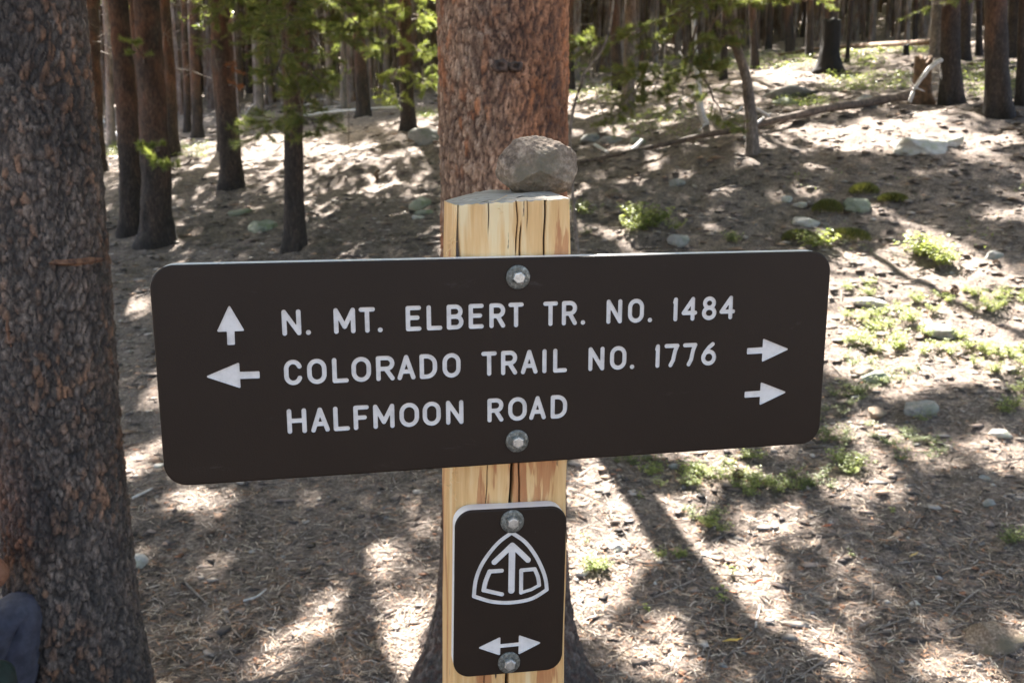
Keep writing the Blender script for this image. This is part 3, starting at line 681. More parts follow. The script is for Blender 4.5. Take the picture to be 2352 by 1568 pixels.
# ------------------------------------------------------------------ stumps, logs, dead poles
def stump(px, py, wpx, hpx, label, matn, seed, ragged=.25, name='tree_stump'):
    p = ground_at(px, py); sc = (p.y * cp) / 2100; r = wpx * sc / 2; h = hpx * sc
    def radf(T, Z):
        u = np.clip(Z / h, 0, 1); base = r * (.72 + .10 * np.cos(2 * T + seed)) + r * .38 * np.exp(-np.clip(Z, 0, 9) / (.18 * h)) * (1 + .4 * np.cos(3 * T + seed))
        C = np.stack([np.cos(T) * base, np.sin(T) * base, Z], 1)
        base = base * (1 + .16 * fbm(np.stack([C[:, 0] * 6, C[:, 1] * 6, Z * 2], 1), 4, seed))
        return base * np.where(Z > h * 1.02, .45, 1), None
    zs = np.concatenate([np.linspace(-.3, h, 40), [h * 1.03]])
    me = revolve('stump', radf, zs, 40, matn, smooth=False)
    co = np.zeros(len(me.vertices) * 3); me.vertices.foreach_get('co', co); co = co.reshape(-1, 3)
    top = co[:, 2] > h * .7; P = np.stack([co[:, 0] / r * 2.5, co[:, 1] / r * 2.5, 0 * co[:, 0]], 1)
    co[top, 2] += (vnoise(P[top], seed) * ragged * h) * sstep(h * .7, h, co[top, 2]); me.vertices.foreach_set('co', co.ravel())
    # closing cap
    n = len(me.vertices); import bmesh
    bm = bmesh.new(); bm.from_mesh(me); bm.verts.ensure_lookup_table()
    bm.faces.new([bm.verts[i] for i in range(n - 40, n)]); bm.to_mesh(me); bm.free()
    return link(name, me, None, p, label=label, cat='stump')
stump(1902, 164, 62, 98, 'charred black stump with broad base on the sunny slope', 'charred', 3, .18)
stump(2114, 234, 48, 90, 'broken brown stump at the upper end of the fallen log', 'rottenwood', 8, .14)
stump(2080, 128, 16, 22, 'tiny dark stump in the far sunny clearing', 'charred', 12, .2)
def pole(name, pts, rad, label, cat, matn, seg=8, jitter=0, branches=()):
    mb = MB(); pts = [Vector(q) for q in pts]; out = []; rr = []
    n = len(pts) - 1
    for k in range(n):
        for j in range(5):
            u = j / 5; a = pts[max(k - 1, 0)]; b_ = pts[k]; c = pts[k + 1]; d = pts[min(k + 2, n)]
            q = .5 * ((2 * b_) + (c - a) * u + (2 * a - 5 * b_ + 4 * c - d) * u * u + (3 * b_ - a - 3 * c + d) * u ** 3)
            t_ = (k + u) / n; out.append(q + Vector((0, 0, jitter * math.sin(t_ * 31)))); rr.append((rad[0] + (rad[1] - rad[0]) * t_) * (1 + .08 * math.sin(t_ * 47)))
    out.append(pts[-1]); rr.append(rad[1]); mb.tube(out, rr, seg)
    for br in branches: mb.tube([Vector(q) for q in br[0]], list(np.linspace(br[1], br[1] * .4, len(br[0]))), 5)
    o0 = out[0]; mb.V = [(v[0] - o0.x, v[1] - o0.y, v[2] - o0.z) for v in mb.V]
    return link(name, mb.build(name, matn, True), None, o0, label=label, cat=cat)
def gp(px, py, up=0):
    q = ground_at(px, py); q.z += up; return q
pole('fallen_log', [gp(1300, 392, .05), gp(1572, 337, .08), gp(1711, 314, .10), gp(1887, 271, .10), gp(2000, 252, .09), gp(2090, 238, .10)], (.022, .062), 'long thin fallen log sloping up to the broken stump', 'log', 'log_wood', 10, .004)
pole('fallen_log', [gp(640, 280, .05), gp(760, 268, .12), gp(880, 262, .14), gp(925, 258, .14)], (.03, .05), 'pale fallen pole lying behind the bluish boulder', 'log', 'whitewood', 8)
pole('fallen_log', [gp(1790, 130, .05), gp(1900, 118, .1), gp(2150, 112, .12)], (.04, .06), 'dark thin log across the far sunny clearing', 'log', 'rottenwood', 8)
pole('fallen_branch', [gp(940, 328, .03), gp(1010, 331, .03), gp(1060, 330, .03)], (.02, .02), 'dark stick on the ground under the bluish boulder', 'branch', 'rottenwood', 6)
Yb = ground_at(1612, 300).y
pole('dead_branch', [gp(1622, 292), at_depth(1608, 245, Yb), at_depth(1603, 183, Yb), at_depth(1597, 121, Yb), at_depth(1592, 40, Yb), at_depth(1588, -40, Yb)], (.045, .02), 'bleached white dead pole hanging among the boughs right of the big trunk', 'branch', 'whitewood', 8, .01,
     [([at_depth(1606, 210, Yb), at_depth(1560, 232, Yb - .2), at_depth(1535, 262, Yb - .3)], .012), ([at_depth(1620, 285, Yb), at_depth(1606, 300, Yb - .1)], .01)])
Yb = 7.0
pole('dead_sapling', [Vector((ground_at(1300, 470).x, Yb, Hs(.37, Yb))), at_depth(1309, 320, Yb), at_depth(1336, 190, Yb), at_depth(1345, 165, Yb), at_depth(1378, 122, Yb), at_depth(1398, 75, Yb), at_depth(1408, 10, Yb), at_depth(1412, -60, Yb)], (.014, .009), 'thin leaning dead sapling hugging the right side of the big trunk', 'sapling', 'deadwood', 6, .002,
     [([at_depth(1352, 155, Yb), at_depth(1372, 220, Yb), at_depth(1388, 270, Yb)], .006), ([at_depth(1350, 160, Yb), at_depth(1365, 110, Yb), at_depth(1395, 80, Yb - .2)], .006)])
Yb = ground_at(2090, 240).y - .2
pole('dead_branch', [at_depth(2089, 236, Yb), at_depth(2100, 205, Yb), at_depth(2117, 180, Yb), at_depth(2140, 152, Yb), at_depth(2163, 137, Yb)], (.022, .03), 'pale crooked branch leaning against the broken stump', 'branch', 'whitewood', 7, .004,
     [([at_depth(2100, 200, Yb), at_depth(2092, 188, Yb), at_depth(2090, 180, Yb)], .01), ([at_depth(2105, 203, Yb), at_depth(2124, 210, Yb)], .012)])
Yb = ground_at(1700, 300).y
pole('dead_branch', [gp(1667, 276, .02), at_depth(1685, 262, Yb), at_depth(1705, 245, Yb)], (.018, .01), 'small pale dead branch left of the bent sapling', 'branch', 'whitewood', 6)
pole('dead_branch', [at_depth(1738, 250, Yb), at_depth(1762, 264, Yb), gp(1772, 284, .03)], (.016, .012), 'small forked pale branch right of the bent sapling', 'branch', 'whitewood', 6, 0, [([at_depth(1762, 264, Yb), at_depth(1772, 260, Yb)], .009)])
pole('dead_branch', [gp(1708, 326, .03), gp(1732, 314, .12), gp(1752, 304, .16)], (.012, .014), 'pale stick across the foot of the bent sapling', 'branch', 'whitewood', 6)
pole('dead_branch', [gp(1366, 338, .03), gp(1395, 358, .04)], (.022, .016), 'bright short stick left of the long fallen log', 'branch', 'whitewood', 6)
pole('dead_branch', [gp(1450, 352, .02), gp(1474, 340, .09)], (.03, .02), 'bright chunky wood piece behind the long fallen log', 'branch', 'whitewood', 6)
pole('dead_branch', [gp(232, 262, .1), gp(240, 285, .05)], (.03, .03), 'short bright branch beside the thin dark trunk at left', 'branch', 'whitewood', 6)
pole('dead_branch', [gp(258, 300, .1), gp(272, 318, .05)], (.035, .03), 'white wood piece next to the left twin pine', 'branch', 'whitewood', 6)
pole('sapling', [gp(800, 335), at_depth(801, 260, ground_at(800, 335).y), at_depth(798, 180, ground_at(800, 335).y)], (.008, .003), 'hair thin upright sapling below the pale green boughs', 'sapling', 'deadwood', 5)
pole('small_snag', [gp(868, 414), gp(864, 414, .1), at_depth(872, 392, ground_at(868, 414).y)], (.03, .018), 'short dark snag poking up in the shaded ground', 'snag', 'rottenwood', 7)
# brush heap of pale dead sticks
Yb = ground_at(600, 262).y; g = random.Random(3)
for k in range(12):
    q = gp(g.uniform(560, 740), g.uniform(250, 268)); a = g.uniform(-1, 1); L = g.uniform(.5, 1.4)
    pole('dead_branch', [q, q + Vector((L * .5, a * .3, g.uniform(.1, .35))), q + Vector((L, a * .5, g.uniform(.05, .3)))], (.02, .01), 'pale dead stick in the brush heap left of the flared pine', 'branch', 'whitewood' if k % 2 else 'deadwood', 5)['group'] = 'sticks of the brush heap left of the flared pine'

# ------------------------------------------------------------------ rocks
import bmesh
def rock_mesh(name, seed, sx, sy, sz, sub, matn, facet=.25, rough=.12):
    bm = bmesh.new(); bmesh.ops.create_icosphere(bm, subdivisions=sub, radius=1)
    co = np.array([v.co[:] for v in bm.verts]); g = np.random.default_rng(seed)
    for k in range(9):   # broad facets
        n = unit(g.normal(size=3)); d = g.uniform(.62, .9); s = co @ n; co = co - np.outer(np.maximum(s - d, 0) * (1 - .0), n)
    r = 1 + facet * fbm(co * 1.3 + seed, 2, seed) + rough * fbm(co * 4 + seed, 3, seed + 2) * .5
    co = co * r[:, None] * np.array([sx, sy, sz])
    for v, c in zip(bm.verts, co): v.co = c
    me = bpy.data.meshes.new(name); bm.to_mesh(me); bm.free(); me.materials.append(M[matn])
    me.polygons.foreach_set('use_smooth', np.ones(len(me.polygons), bool)); return me
ROCKS = [ # px,py(base), w px, h px, label, mat, rot
 (600, 538, 78, 40, 'rounded mossy green grey boulder left of the slender dark pine', 'stone_mossy'),
 (551, 496, 58, 18, 'flat mossy stone above the rounded mossy boulder', 'stone_mossy'),
 (668, 500, 0, 0, '', ''),
 (973, 327, 76, 38, 'bluish grey boulder at the foot of the dark pine with pale boughs', 'stone_grey'),
 (963, 480, 54, 30, 'grey angular rock just left of the thick reddish trunk', 'stone_mossy'),
 (980, 496, 48, 16, 'flat pale stone below the grey angular rock', 'stone_mossy'),
 (960, 505, 28, 12, 'little pale green stone under the flat pale stone', 'stone_pale'),
 (1358, 325, 60, 24, 'bluish stone right of the thick reddish trunk', 'stone_grey'),
 (1404, 328, 50, 18, 'grey flat stone next to the bluish stone', 'stone_grey'),
 (1470, 332, 40, 20, 'yellow green mossy stone above the long fallen log', 'stone_mossy'),
 (1412, 450, 40, 22, 'tan stone in the shade right of the balanced rock', 'stone_brown'),
 (1556, 428, 42, 18, 'grey stone in the shaded strip below the log', 'stone_grey'),
 (2110, 352, 130, 46, 'large pale sunlit slab of rock on the right slope', 'stone_pale'),
 (2180, 340, 70, 32, 'smaller slab at the right end of the large pale slab', 'stone_pale'),
 (1830, 222, 120, 22, 'long low grey outcrop on the slope below the charred stump', 'stone_grey'),
 (1810, 240, 60, 16, 'flat stone in front of the long low outcrop', 'stone_mossy'),
 (1985, 248, 50, 30, 'grey stone behind the middle of the fallen log', 'stone_grey'),
 (1975, 485, 66, 36, 'pale green stone among the mossy mounds at right', 'stone_mossy'),
 (1850, 520, 60, 26, 'pale pointed stone left of the moss mounds', 'stone_pale'),
 (1810, 462, 26, 16, 'round pinkish grey stone in the right shaded strip', 'stone_pale'),
 (1843, 474, 30, 12, 'small flat stone near the round pinkish stone', 'stone_pale'),
 (2285, 600, 42, 28, 'angular grey rock at the right edge above the sunlit plants', 'stone_grey'),
 (2008, 710, 68, 30, 'pale sunlit rock just right of the signboard corner', 'stone_pale'),
 (2172, 775, 84, 26, 'flat grey rock within the sunlit plants at right', 'stone_grey'),
 (1985, 862, 50, 24, 'dark stone right of the upper right arrow', 'stone_brown'),
 (2018, 880, 60, 26, 'greenish stone in the shade right of the signboard', 'stone_mossy'),
 (2125, 955, 76, 36, 'large grey rock in the plants right of the lower arrow', 'stone_grey'),
 (2020, 960, 56, 24, 'dark rock left of the large grey rock', 'stone_brown'),
 (2300, 1008, 54, 20, 'bright white stone near the right edge of the plants', 'stone_pale'),
 (2262, 1108, 28, 16, 'small purplish round stone at lower right', 'stone_grey'),
 (2274, 1166, 26, 18, 'small dark bluish stone below the purplish stone', 'stone_grey'),
 (1417, 1272, 30, 20, 'small rounded grey stone right of the lower sign plate', 'stone_pale'),
 (2290, 1500, 120, 60, 'half buried tan rock at the lower right corner', 'stone_brown'),
 (2105, 1396, 26, 14, 'small pale pebble among needles at lower right', 'stone_pale'),
 (1560, 560, 50, 26, 'grey stone peeking over the top edge of the signboard', 'stone_grey'),
 (312, 1302, 40, 34, 'pale stone touching the right side of the left trunk', 'stone_pale'),
 (8, 1252, 60, 50, 'bright rock at the left edge behind the seated hiker', 'stone_pale'),
 (362, 1080, 26, 16, 'small pale stone left of the signboard lower corner', 'stone_pale'),
 (1548, 1080, 26, 14, 'pale stone just under the signboard right half', 'stone_grey'),
 (1655, 590, 30, 10, 'thin pale stone behind the signboard top right', 'stone_pale'),
]
for k, (px, py, wp, hp, lab, mt) in enumerate(ROCKS):
    if not wp: continue
    q = ground_at(px, py); sc = (q.y * cp + (CAMZ - q.z) * sp_) / 2100; wx = wp * sc / 2; hz_ = hp * sc / 2
    me = rock_mesh('rock', 40 + k, wx * 1.12, wx * .85, max(hz_ * 1.25, wx * .35), 4 if wp > 60 else 3, mt, .22, .2)
    link('rock', me, None, (q.x, q.y + wx * .4, q.z + hz_ * .45), (R((k * 37) % 14 - 7), R((k * 53) % 16 - 8), (k * 1.7) % 1 - .5), label=lab, cat='rock')

# pine cones
def cone_mesh():
    mb = MB(); g = random.Random(4)
    for k in range(60):
        u = k / 60; z = u * .05; r = .018 * math.sin(math.pi * min(1, u * .9 + .12)); a = k * 2.4
        c = Vector((math.cos(a) * r, math.sin(a) * r, z)); o = Vector((math.cos(a), math.sin(a), .4)); s = Vector((-math.sin(a), math.cos(a), 0))
        mb.add([c - s * .005, c + s * .005, c + o * .009 + s * .003, c + o * .009 - s * .003, c + o * .006 + Vector((0, 0, -.004))], [(0, 1, 2, 3), (3, 2, 4), (0, 3, 4), (1, 4, 2)])
    mb.tube([(0, 0, 0), (0, 0, .05)], [.012, .004], 8)
    return mb.build('pine_cone', 'rottenwood')
CONE = cone_mesh()
for px, py, lab in ((2198, 676, 'dark pine cone on pale ground right of the signboard'), (2303, 645, 'dark pine cone near the right edge below the angular rock'), (2290, 614, 'small dark cone directly beside the angular rock'), (1702, 1100, 'brown cone under the leafy plants below the signboard')):
    q = gp(px, py, .018); link('pine_cone', CONE, None, q, (R(80), 0, px), label=lab, cat='pine cone', scale=(1.1, 1.1, 1.1))

# ------------------------------------------------------------------ low plants
def leaf_plant(name, seed, n_st=7, h=.10, spread=.07, leaf=.020, per=9, matn='leaf', width=.66):
    g = np.random.default_rng(seed); mb = MB()
    for k in range(n_st):
        az = g.random() * 6.283; rr = spread * (.3 + .8 * g.random()); top = np.array([math.cos(az) * rr, math.sin(az) * rr, h * (.5 + .6 * g.random())])
        mb.tube([(0, 0, -.02), tuple(top * np.array([.4, .4, .6])), tuple(top)], [.0016, .0013, .0008], 3, 1, False)
        for j in range(per):
            u = .25 + .75 * (j + .5) / per; c = top * np.array([u ** 1.3, u ** 1.3, u]); a = az + j * 2.39; d = unit(np.array([math.cos(a), math.sin(a), g.uniform(0, .7)])); s = unit(np.cross(d, np.array([0, 0, 1]))); nrm = np.cross(s, d)
            L = leaf * (.7 + .6 * g.random()); W = L * width; dn = -nrm * L * .12
            P = [c, c + d * L * .45 + s * W * .5 - dn, c + d * L * .5 + dn * .3, c + d * L * .45 - s * W * .5 - dn, c + d * L + dn * 2]
            mb.add(P, [(0, 1, 2), (0, 2, 3), (1, 4, 2), (2, 4, 3)], 0)
    return mb.build(name, [matn, 'deadwood'])
PL = [leaf_plant('low_plant', 600 + k, 9, .09, .10, .024, 8, 'leaf') for k in range(3)] + [leaf_plant('low_plant', 610 + k, 8, .07, .10, .020, 7, 'leaf_dull') for k in range(3)]
SPROUT = [leaf_plant('low_plant', 620 + k, 3, .05, .035, .024, 4, 'leaf', .6) for k in range(3)]
PLANTS = [ # px,py, scale, which, label
 (1500, 530, 1.5, 0, 'bright yellow green leafy patch above the signboard right half', 9, 120, 30),
 (1450, 512, 1.2, 1, 'small bright leafy clump left in the patch above the signboard', 3, 30, 14),
 (2130, 598, 1.4, 1, 'bright leafy clump at right above the sunlit rocks', 5, 60, 26),
 (2175, 618, 1.2, 2, 'looser leafy clump right beside the bright clump', 3, 40, 10),
 (1880, 572, 1.3, 0, 'bright leaves showing over the top right corner of the signboard', 3, 50, 10),
 (1668, 562, 1.0, 1, 'small bright leaves peeking over the signboard top', 2, 30, 6),
 (1340, 500, 1.2, 0, 'green leafy tuft just right of the post top', 3, 30, 40),
 (1345, 540, 1.0, 3, 'dull leafy tuft between post and signboard top edge', 2, 30, 12),
 (1990, 700, 1.0, 0, 'leafy plants scattered by the pale sunlit rock', 5, 80, 50),
 (2080, 740, 1.1, 1, 'yellowish leafy patch in the middle of the sunlit plants', 6, 110, 50),
 (2200, 700, 1.0, 2, 'leafy patch behind the flat grey rock', 6, 140, 30),
 (2320, 690, 1.1, 0, 'leafy clump at the right edge near the cones', 3, 40, 20),
 (2020, 790, 1.1, 1, 'leafy clump in front of the yellowish patch', 5, 90, 30),
 (2180, 800, 1.0, 2, 'low leafy patch in front of the flat grey rock', 5, 120, 30),
 (2300, 850, 1.0, 1, 'sparse leafy patch at the right edge of the glade', 5, 90, 50),
 (1950, 880, 1.1, 3, 'darker green clump right of the lower arrow', 5, 50, 60),
 (2040, 870, 1.0, 4, 'dull green plants around the greenish stone', 4, 70, 40),
 (1930, 990, 1.1, 3, 'dark leafy clump below the signboard right corner', 5, 70, 50),
 (2060, 1000, .9, 4, 'small dull plants below the large grey rock', 4, 90, 40),
 (2120, 1040, .9, 5, 'scattered dull plants right of centre', 3, 100, 30),
 (2320, 920, .9, 0, 'sparse bright sprigs beside the white stone', 3, 60, 40),
 (1460, 1065, .9, 3, 'plants hidden half under the signboard edge', 3, 70, 12),
 (1545, 1105, .9, 0, 'leafy plant patch beneath the right half of the signboard', 5, 90, 25),
 (1690, 1090, .9, 0, 'leafy patch at centre below the signboard', 4, 60, 40),
 (1760, 1130, .9, 1, 'arching pale leaves right of the centre patch', 4, 60, 25),
 (1860, 1110, .9, 3, 'leafy patch below the signboard bottom right corner', 4, 60, 30),
 (1940, 1075, 1.1, 0, 'tall bright leafy plant below the signboard right corner', 3, 40, 25),
 (1470, 1150, .7, 0, 'single small bright plant right of the lower sign plate', 1, 6, 4),
 (1620, 1190, .7, 4, 'dull sprigs in the half shade', 3, 60, 20),
 (1640, 1215, .7, 2, 'pale sprigs below the half shade plants', 3, 50, 12),
 (1370, 1310, .7, 0, 'little green plant at the foot of the big trunk', 2, 30, 8),
 (1345, 1255, .7, 3, 'small plant tight against the right root of the big trunk', 1, 10, 6),
 (1545, 1290, .6, 1, 'small plant on the sunlit strip', 2, 40, 12),
 (1680, 1325, .6, 0, 'small bright sprig between shadow stripes', 1, 14, 6),
 (1655, 1385, .8, 3, 'darker leafed plant on the shadow edge at lower centre right', 1, 10, 6),
 (1490, 1410, .6, 0, 'tiny pale sprig near the root of the big trunk', 1, 10, 6),
 (1955, 1280, .6, 1, 'tiny yellow green sprout right of centre', 1, 8, 5),
 (2325, 1245, .9, 3, 'green leafy plant touching the lower right edge', 2, 20, 10),
 (2050, 1182, .6, 1, 'tiny upright sprout right of the leafy patches', 1, 8, 6),
]
g = random.Random(21)
ORD = ['first', 'second', 'third', 'fourth', 'fifth', 'sixth', 'seventh', 'eighth', 'ninth', 'tenth', 'eleventh', 'twelfth', 'thirteenth', 'fourteenth', 'fifteenth', 'sixteenth']
for k, (px, py, s, wh, lab, n, w_, h_) in enumerate(PLANTS):
    if n > 1 and py > 620: n = min(15, int(n * 2.3)); w_ *= 1.6; h_ *= 1.8; s *= .68
    row = []
    for j in range(n):
        x = px + (g.uniform(-w_, w_) * .5 if n > 1 else 0); y = py + (g.uniform(-h_, h_) * .5 if n > 1 else 0); q = gp(x, y)
        me = (PL + SPROUT)[(wh + (0 if j % 3 else 0)) if j % 4 else wh] if n > 1 else SPROUT[k % 3]
        ss = s * g.uniform(.75, 1.15) * (1.2 if py < 620 else 1.12)
        o = link('low_plant', me, None, q, (0, 0, g.uniform(0, 6)), (ss,) * 3, label=lab, cat='plant')
        row.append((x, o))
    if n > 1:
        row.sort(key=lambda a: a[0])
        for j, (_, o) in enumerate(row):
            pos = 'leftmost clump' if j == 0 else ('rightmost clump' if j == n - 1 else ORD[j] + ' from left'); o['label'] = lab + ', ' + pos; o['group'] = lab
# moss mounds
for px, py, wp, hp, lab in ((1835, 552, 70, 22, 'left olive moss mound above the signboard right end'), (1945, 552, 100, 28, 'wide olive moss mound right of the left one'), (1900, 488, 62, 30, 'rounded green moss mound left of the pale green stone'), (1985, 445, 60, 24, 'moss tuft behind the pale green stone'), (2050, 462, 60, 18, 'low moss tuft right of the pale green stone')):
    q = gp(px, py); sc = q.y / 2100; mb = MB(); gg = np.random.default_rng(px); n = 900
    a = gg.random(n) * 6.283; rr = np.sqrt(gg.random(n)); X = np.cos(a) * rr * wp * sc / 2; Yy = np.sin(a) * rr * wp * sc * .35; Z = np.sqrt(np.clip(1 - rr ** 2, 0, 1)) * hp * sc * .8
    Bp = np.stack([X, Yy, Z - .01], 1); D = unit(np.stack([X, Yy, np.full(n, wp * sc * .5)], 1) + gg.normal(size=(n, 3)) * .03); V, F = needle_tris(Bp, D, .04, .010)
    link('moss_mound', mesh('moss_mound', V, F, 'moss'), None, q, label=lab, cat='moss')
# green carpet on the far slopes
g = np.random.default_rng(8); Bp = []
def carpet(px0, px1, py0, py1, n):
    for _ in range(int(n * .6)):
        q = ground_at(g.uniform(px0, px1), g.uniform(py0, py1)); Bp.append((q, q.y))
for a in ((1620, 1880, 118, 165, 330), (1930, 2020, 120, 160, 120), (1900, 2100, 170, 215, 240), (2190, 2352, 150, 235, 260), (1780, 1900, 228, 250, 100), (1320, 1420, 190, 240, 130), (1440, 1600, 255, 320, 160), (1990, 2150, 112, 128, 90),
          (240, 280, 330, 365, 60), (390, 480, 330, 365, 100), (960, 1010, 255, 275, 60), (560, 640, 255, 300, 60), (1780, 2352, 400, 620, 40)):
    carpet(*a)
V_ = []; F_ = []
for q, y in Bp:
    s = .016 + .0013 * y; m_ = 14 if y > 12 else 9
    for j in range(m_):
        c = np.array(q) + g.normal(size=3) * np.array([.05, .05, 0]) * (1 + y * .05) + np.array([0, 0, g.uniform(.01, .05 + .002 * y)]); d = unit(g.normal(size=3) * np.array([1, 1, .3]) + np.array([0, 0, .3])); sd = unit(np.cross(d, np.array([0, 0, 1.]))) * s * .35
        b0 = len(V_); V_ += [c, c + d * s * .5 + sd, c + d * s, c + d * s * .5 - sd]; F_.append((b0, b0 + 1, b0 + 2, b0 + 3))
link('ground_cover', mesh('ground_cover', V_, F_, 'leaf_dull'), label='thin carpet of low green leaves over the forest floor', cat='ground cover', kind='stuff')

# ------------------------------------------------------------------ litter: needles, twigs, pebbles, bark chips
g = np.random.default_rng(31)
def scatter(n, ylo, yhi, pw=1.0):
    u = g.random(n); y = 1 / ((1 / ylo) + u * (1 / yhi - 1 / ylo)) if pw == 1 else ylo + (yhi - ylo) * u
    x = (g.random(n) * 2 - 1) * (.60 * y + .3); return x, y, H(x, y, True)
def col_pick(n, cols, var=.25):
    cols = np.array(cols); c = cols[g.integers(0, len(cols), n)]; return np.clip(c * (1 + var * g.normal(size=(n, 1))), .01, .9)
n = 60000; x, y, z = scatter(n, 2.0, 13); a = g.random(n) * 6.283; L = .022 + .028 * g.random(n); W = .0011 + .00035 * y; bend = g.normal(size=n) * .25
d = np.stack([np.cos(a), np.sin(a)], 1); s = np.stack([-d[:, 1], d[:, 0]], 1)
tilt = g.normal(size=n) * .12; z = z + .0035
pts = []
for u_ in (-.5, 0, .5):
    c = np.stack([x, y], 1) + d * (L * u_)[:, None] + s * (bend * L * (u_ * u_ * 4 - .5) * .25)[:, None]; pts.append(np.stack([c[:, 0], c[:, 1], z + tilt * L * u_ + .003 * g.random(n)], 1))
s3_ = np.stack([s[:, 0], s[:, 1], .3 * g.normal(size=n)], 1) * W[:, None] / 2
V = np.stack([pts[0] - s3_, pts[0] + s3_, pts[1] - s3_, pts[1] + s3_, pts[2] - s3_, pts[2] + s3_], 1).reshape(-1, 3)
b_ = np.arange(n) * 6; F = np.concatenate([np.stack([b_, b_ + 1, b_ + 3, b_ + 2], 1), np.stack([b_ + 2, b_ + 3, b_ + 5, b_ + 4], 1)])
C = np.repeat(col_pick(n, [(.46, .34, .24), (.58, .48, .38), (.38, .19, .10), (.28, .21, .165), (.52, .45, .39), (.20, .15, .125), (.16, .12, .10)]), 6, 0)
link('needle_litter', mesh('needle_litter', V, F, 'litter', attrs={'col': C}), label='fallen pine needles strewn over the forest floor', cat='litter', kind='stuff')
# chips, cone scales and pebbles as small irregular lumps
def lumps(name, n, ylo, yhi, smin, smax, cols, label, cat, flat=.45, pw=1, grow=0, fade=0):
    x, y, z = scatter(n, ylo, yhi, pw)
    if fade: k_ = g.random(n) < np.clip((y - ylo) / fade, .02, 1) ** 1.5; x, y, z = x[k_], y[k_], z[k_]; n = len(x)
    s = smin + (smax - smin) * g.random(n) ** 2.5; s = s * (1 + grow * y)
    base = np.array([[1, 0, 0], [.3, .9, 0], [-.8, .6, 0], [-.7, -.7, 0], [.5, -.9, 0], [.1, .1, 1], [0, 0, -.6]])
    a = g.random(n) * 6.283; V = base[None] * (1 + .35 * g.normal(size=(n, 7, 1))); V[:, :, 2] *= flat * (.5 + g.random((n, 1))); V[:, :, 0] *= (1 + g.random((n, 1)))
    V = V * s[:, None, None] / 2; ca, sa = np.cos(a)[:, None], np.sin(a)[:, None]
    V = np.stack([V[:, :, 0] * ca - V[:, :, 1] * sa + x[:, None], V[:, :, 0] * sa + V[:, :, 1] * ca + y[:, None], V[:, :, 2] + z[:, None] + s[:, None] * .08], 2).reshape(-1, 3)
    fb = [(0, 1, 5), (1, 2, 5), (2, 3, 5), (3, 4, 5), (4, 0, 5), (1, 0, 6), (2, 1, 6), (3, 2, 6), (4, 3, 6), (0, 4, 6)]
    F = (np.arange(n)[:, None, None] * 7 + np.array(fb)[None]).reshape(-1, 3)
    link(name, mesh(name, V, F, 'litter', attrs={'col': np.repeat(col_pick(n, cols), 7, 0)}), label=label, cat=cat, kind='stuff')
lumps('bark_chips', 5200, 2.0, 9, .006, .03, [(.16, .10, .07), (.10, .07, .055), (.28, .19, .14), (.34, .16, .09), (.06, .045, .04)], 'flakes of bark and cone scales on the forest floor', 'litter', .3)
lumps('pebbles', 700, 2.0, 9, .005, .026, [(.32, .30, .28), (.22, .205, .195), (.42, .40, .37), (.15, .14, .135)], 'small grey pebbles scattered in the soil', 'pebbles', .8)
lumps('forest_debris', 46000, 2.4, 32, .006, .030, [(.38, .33, .29), (.33, .28, .24), (.34, .22, .15), (.16, .12, .10), (.28, .21, .17), (.07, .055, .05), (.05, .04, .035), (.20, .15, .12), (.12, .09, .07)], 'stones, chips and debris scattered on the far forest floor', 'debris', .30, 1, .21, 5.5)
# fine twigs
tw = MB(); x, y, z = scatter(1300, 2.0, 18)
for k in range(len(x)):
    a = g.random() * 6.283; L = g.uniform(.05, .22) * (1 + .08 * y[k]); dx, dy = math.cos(a) * L / 2, math.sin(a) * L / 2
    z0, z1 = H(np.array([x[k] - dx, x[k] + dx]), np.array([y[k] - dy, y[k] + dy]), True)
    r = g.uniform(.0014, .0034) * (1 + .06 * y[k]); m0 = (x[k] + g.normal() * .01, y[k] + g.normal() * .01, (z0 + z1) / 2 + .008)
    tw.tube([(x[k] - dx, y[k] - dy, z0 + .004), m0, (x[k] + dx, y[k] + dy, z1 + .004)], [r, r * .9, r * .5], 4)
link('twig_litter', tw.build('twig_litter', 'deadwood'), label='thin dry twigs scattered over the forest floor', cat='litter', kind='stuff')
for pts, r, lab, mt in (([(425, 1345), (452, 1372), (480, 1398)], .006, 'forked grey twig on the needles right of the left trunk', 'deadwood'),
                    ([(305, 1153), (330, 1140), (352, 1128)], .006, 'pale curved twig beside the left trunk', 'whitewood'),
                    ([(560, 1392), (590, 1378), (612, 1362)], .005, 'thin pale twig on the sunlit needles below the signboard', 'whitewood'),
                    ([(530, 1490), (556, 1475), (580, 1455)], .007, 'dark bark stick near the bottom left of the ground', 'rottenwood'),
                    ([(1395, 1165), (1430, 1180), (1452, 1195)], .004, 'thin pale twig right of the lower sign plate', 'whitewood'),
                    ([(2240, 1240), (2225, 1265), (2250, 1290)], .004, 'thin curled twig near the right edge', 'deadwood'),
                    ([(1735, 1455), (1738, 1430), (1745, 1405)], .004, 'pale curved twig on the sunlit strip at lower right', 'whitewood')):
    pole('twig', [gp(a, b_, .012) for a, b_ in pts], (r, r * .6), lab, 'twig', mt, 6)
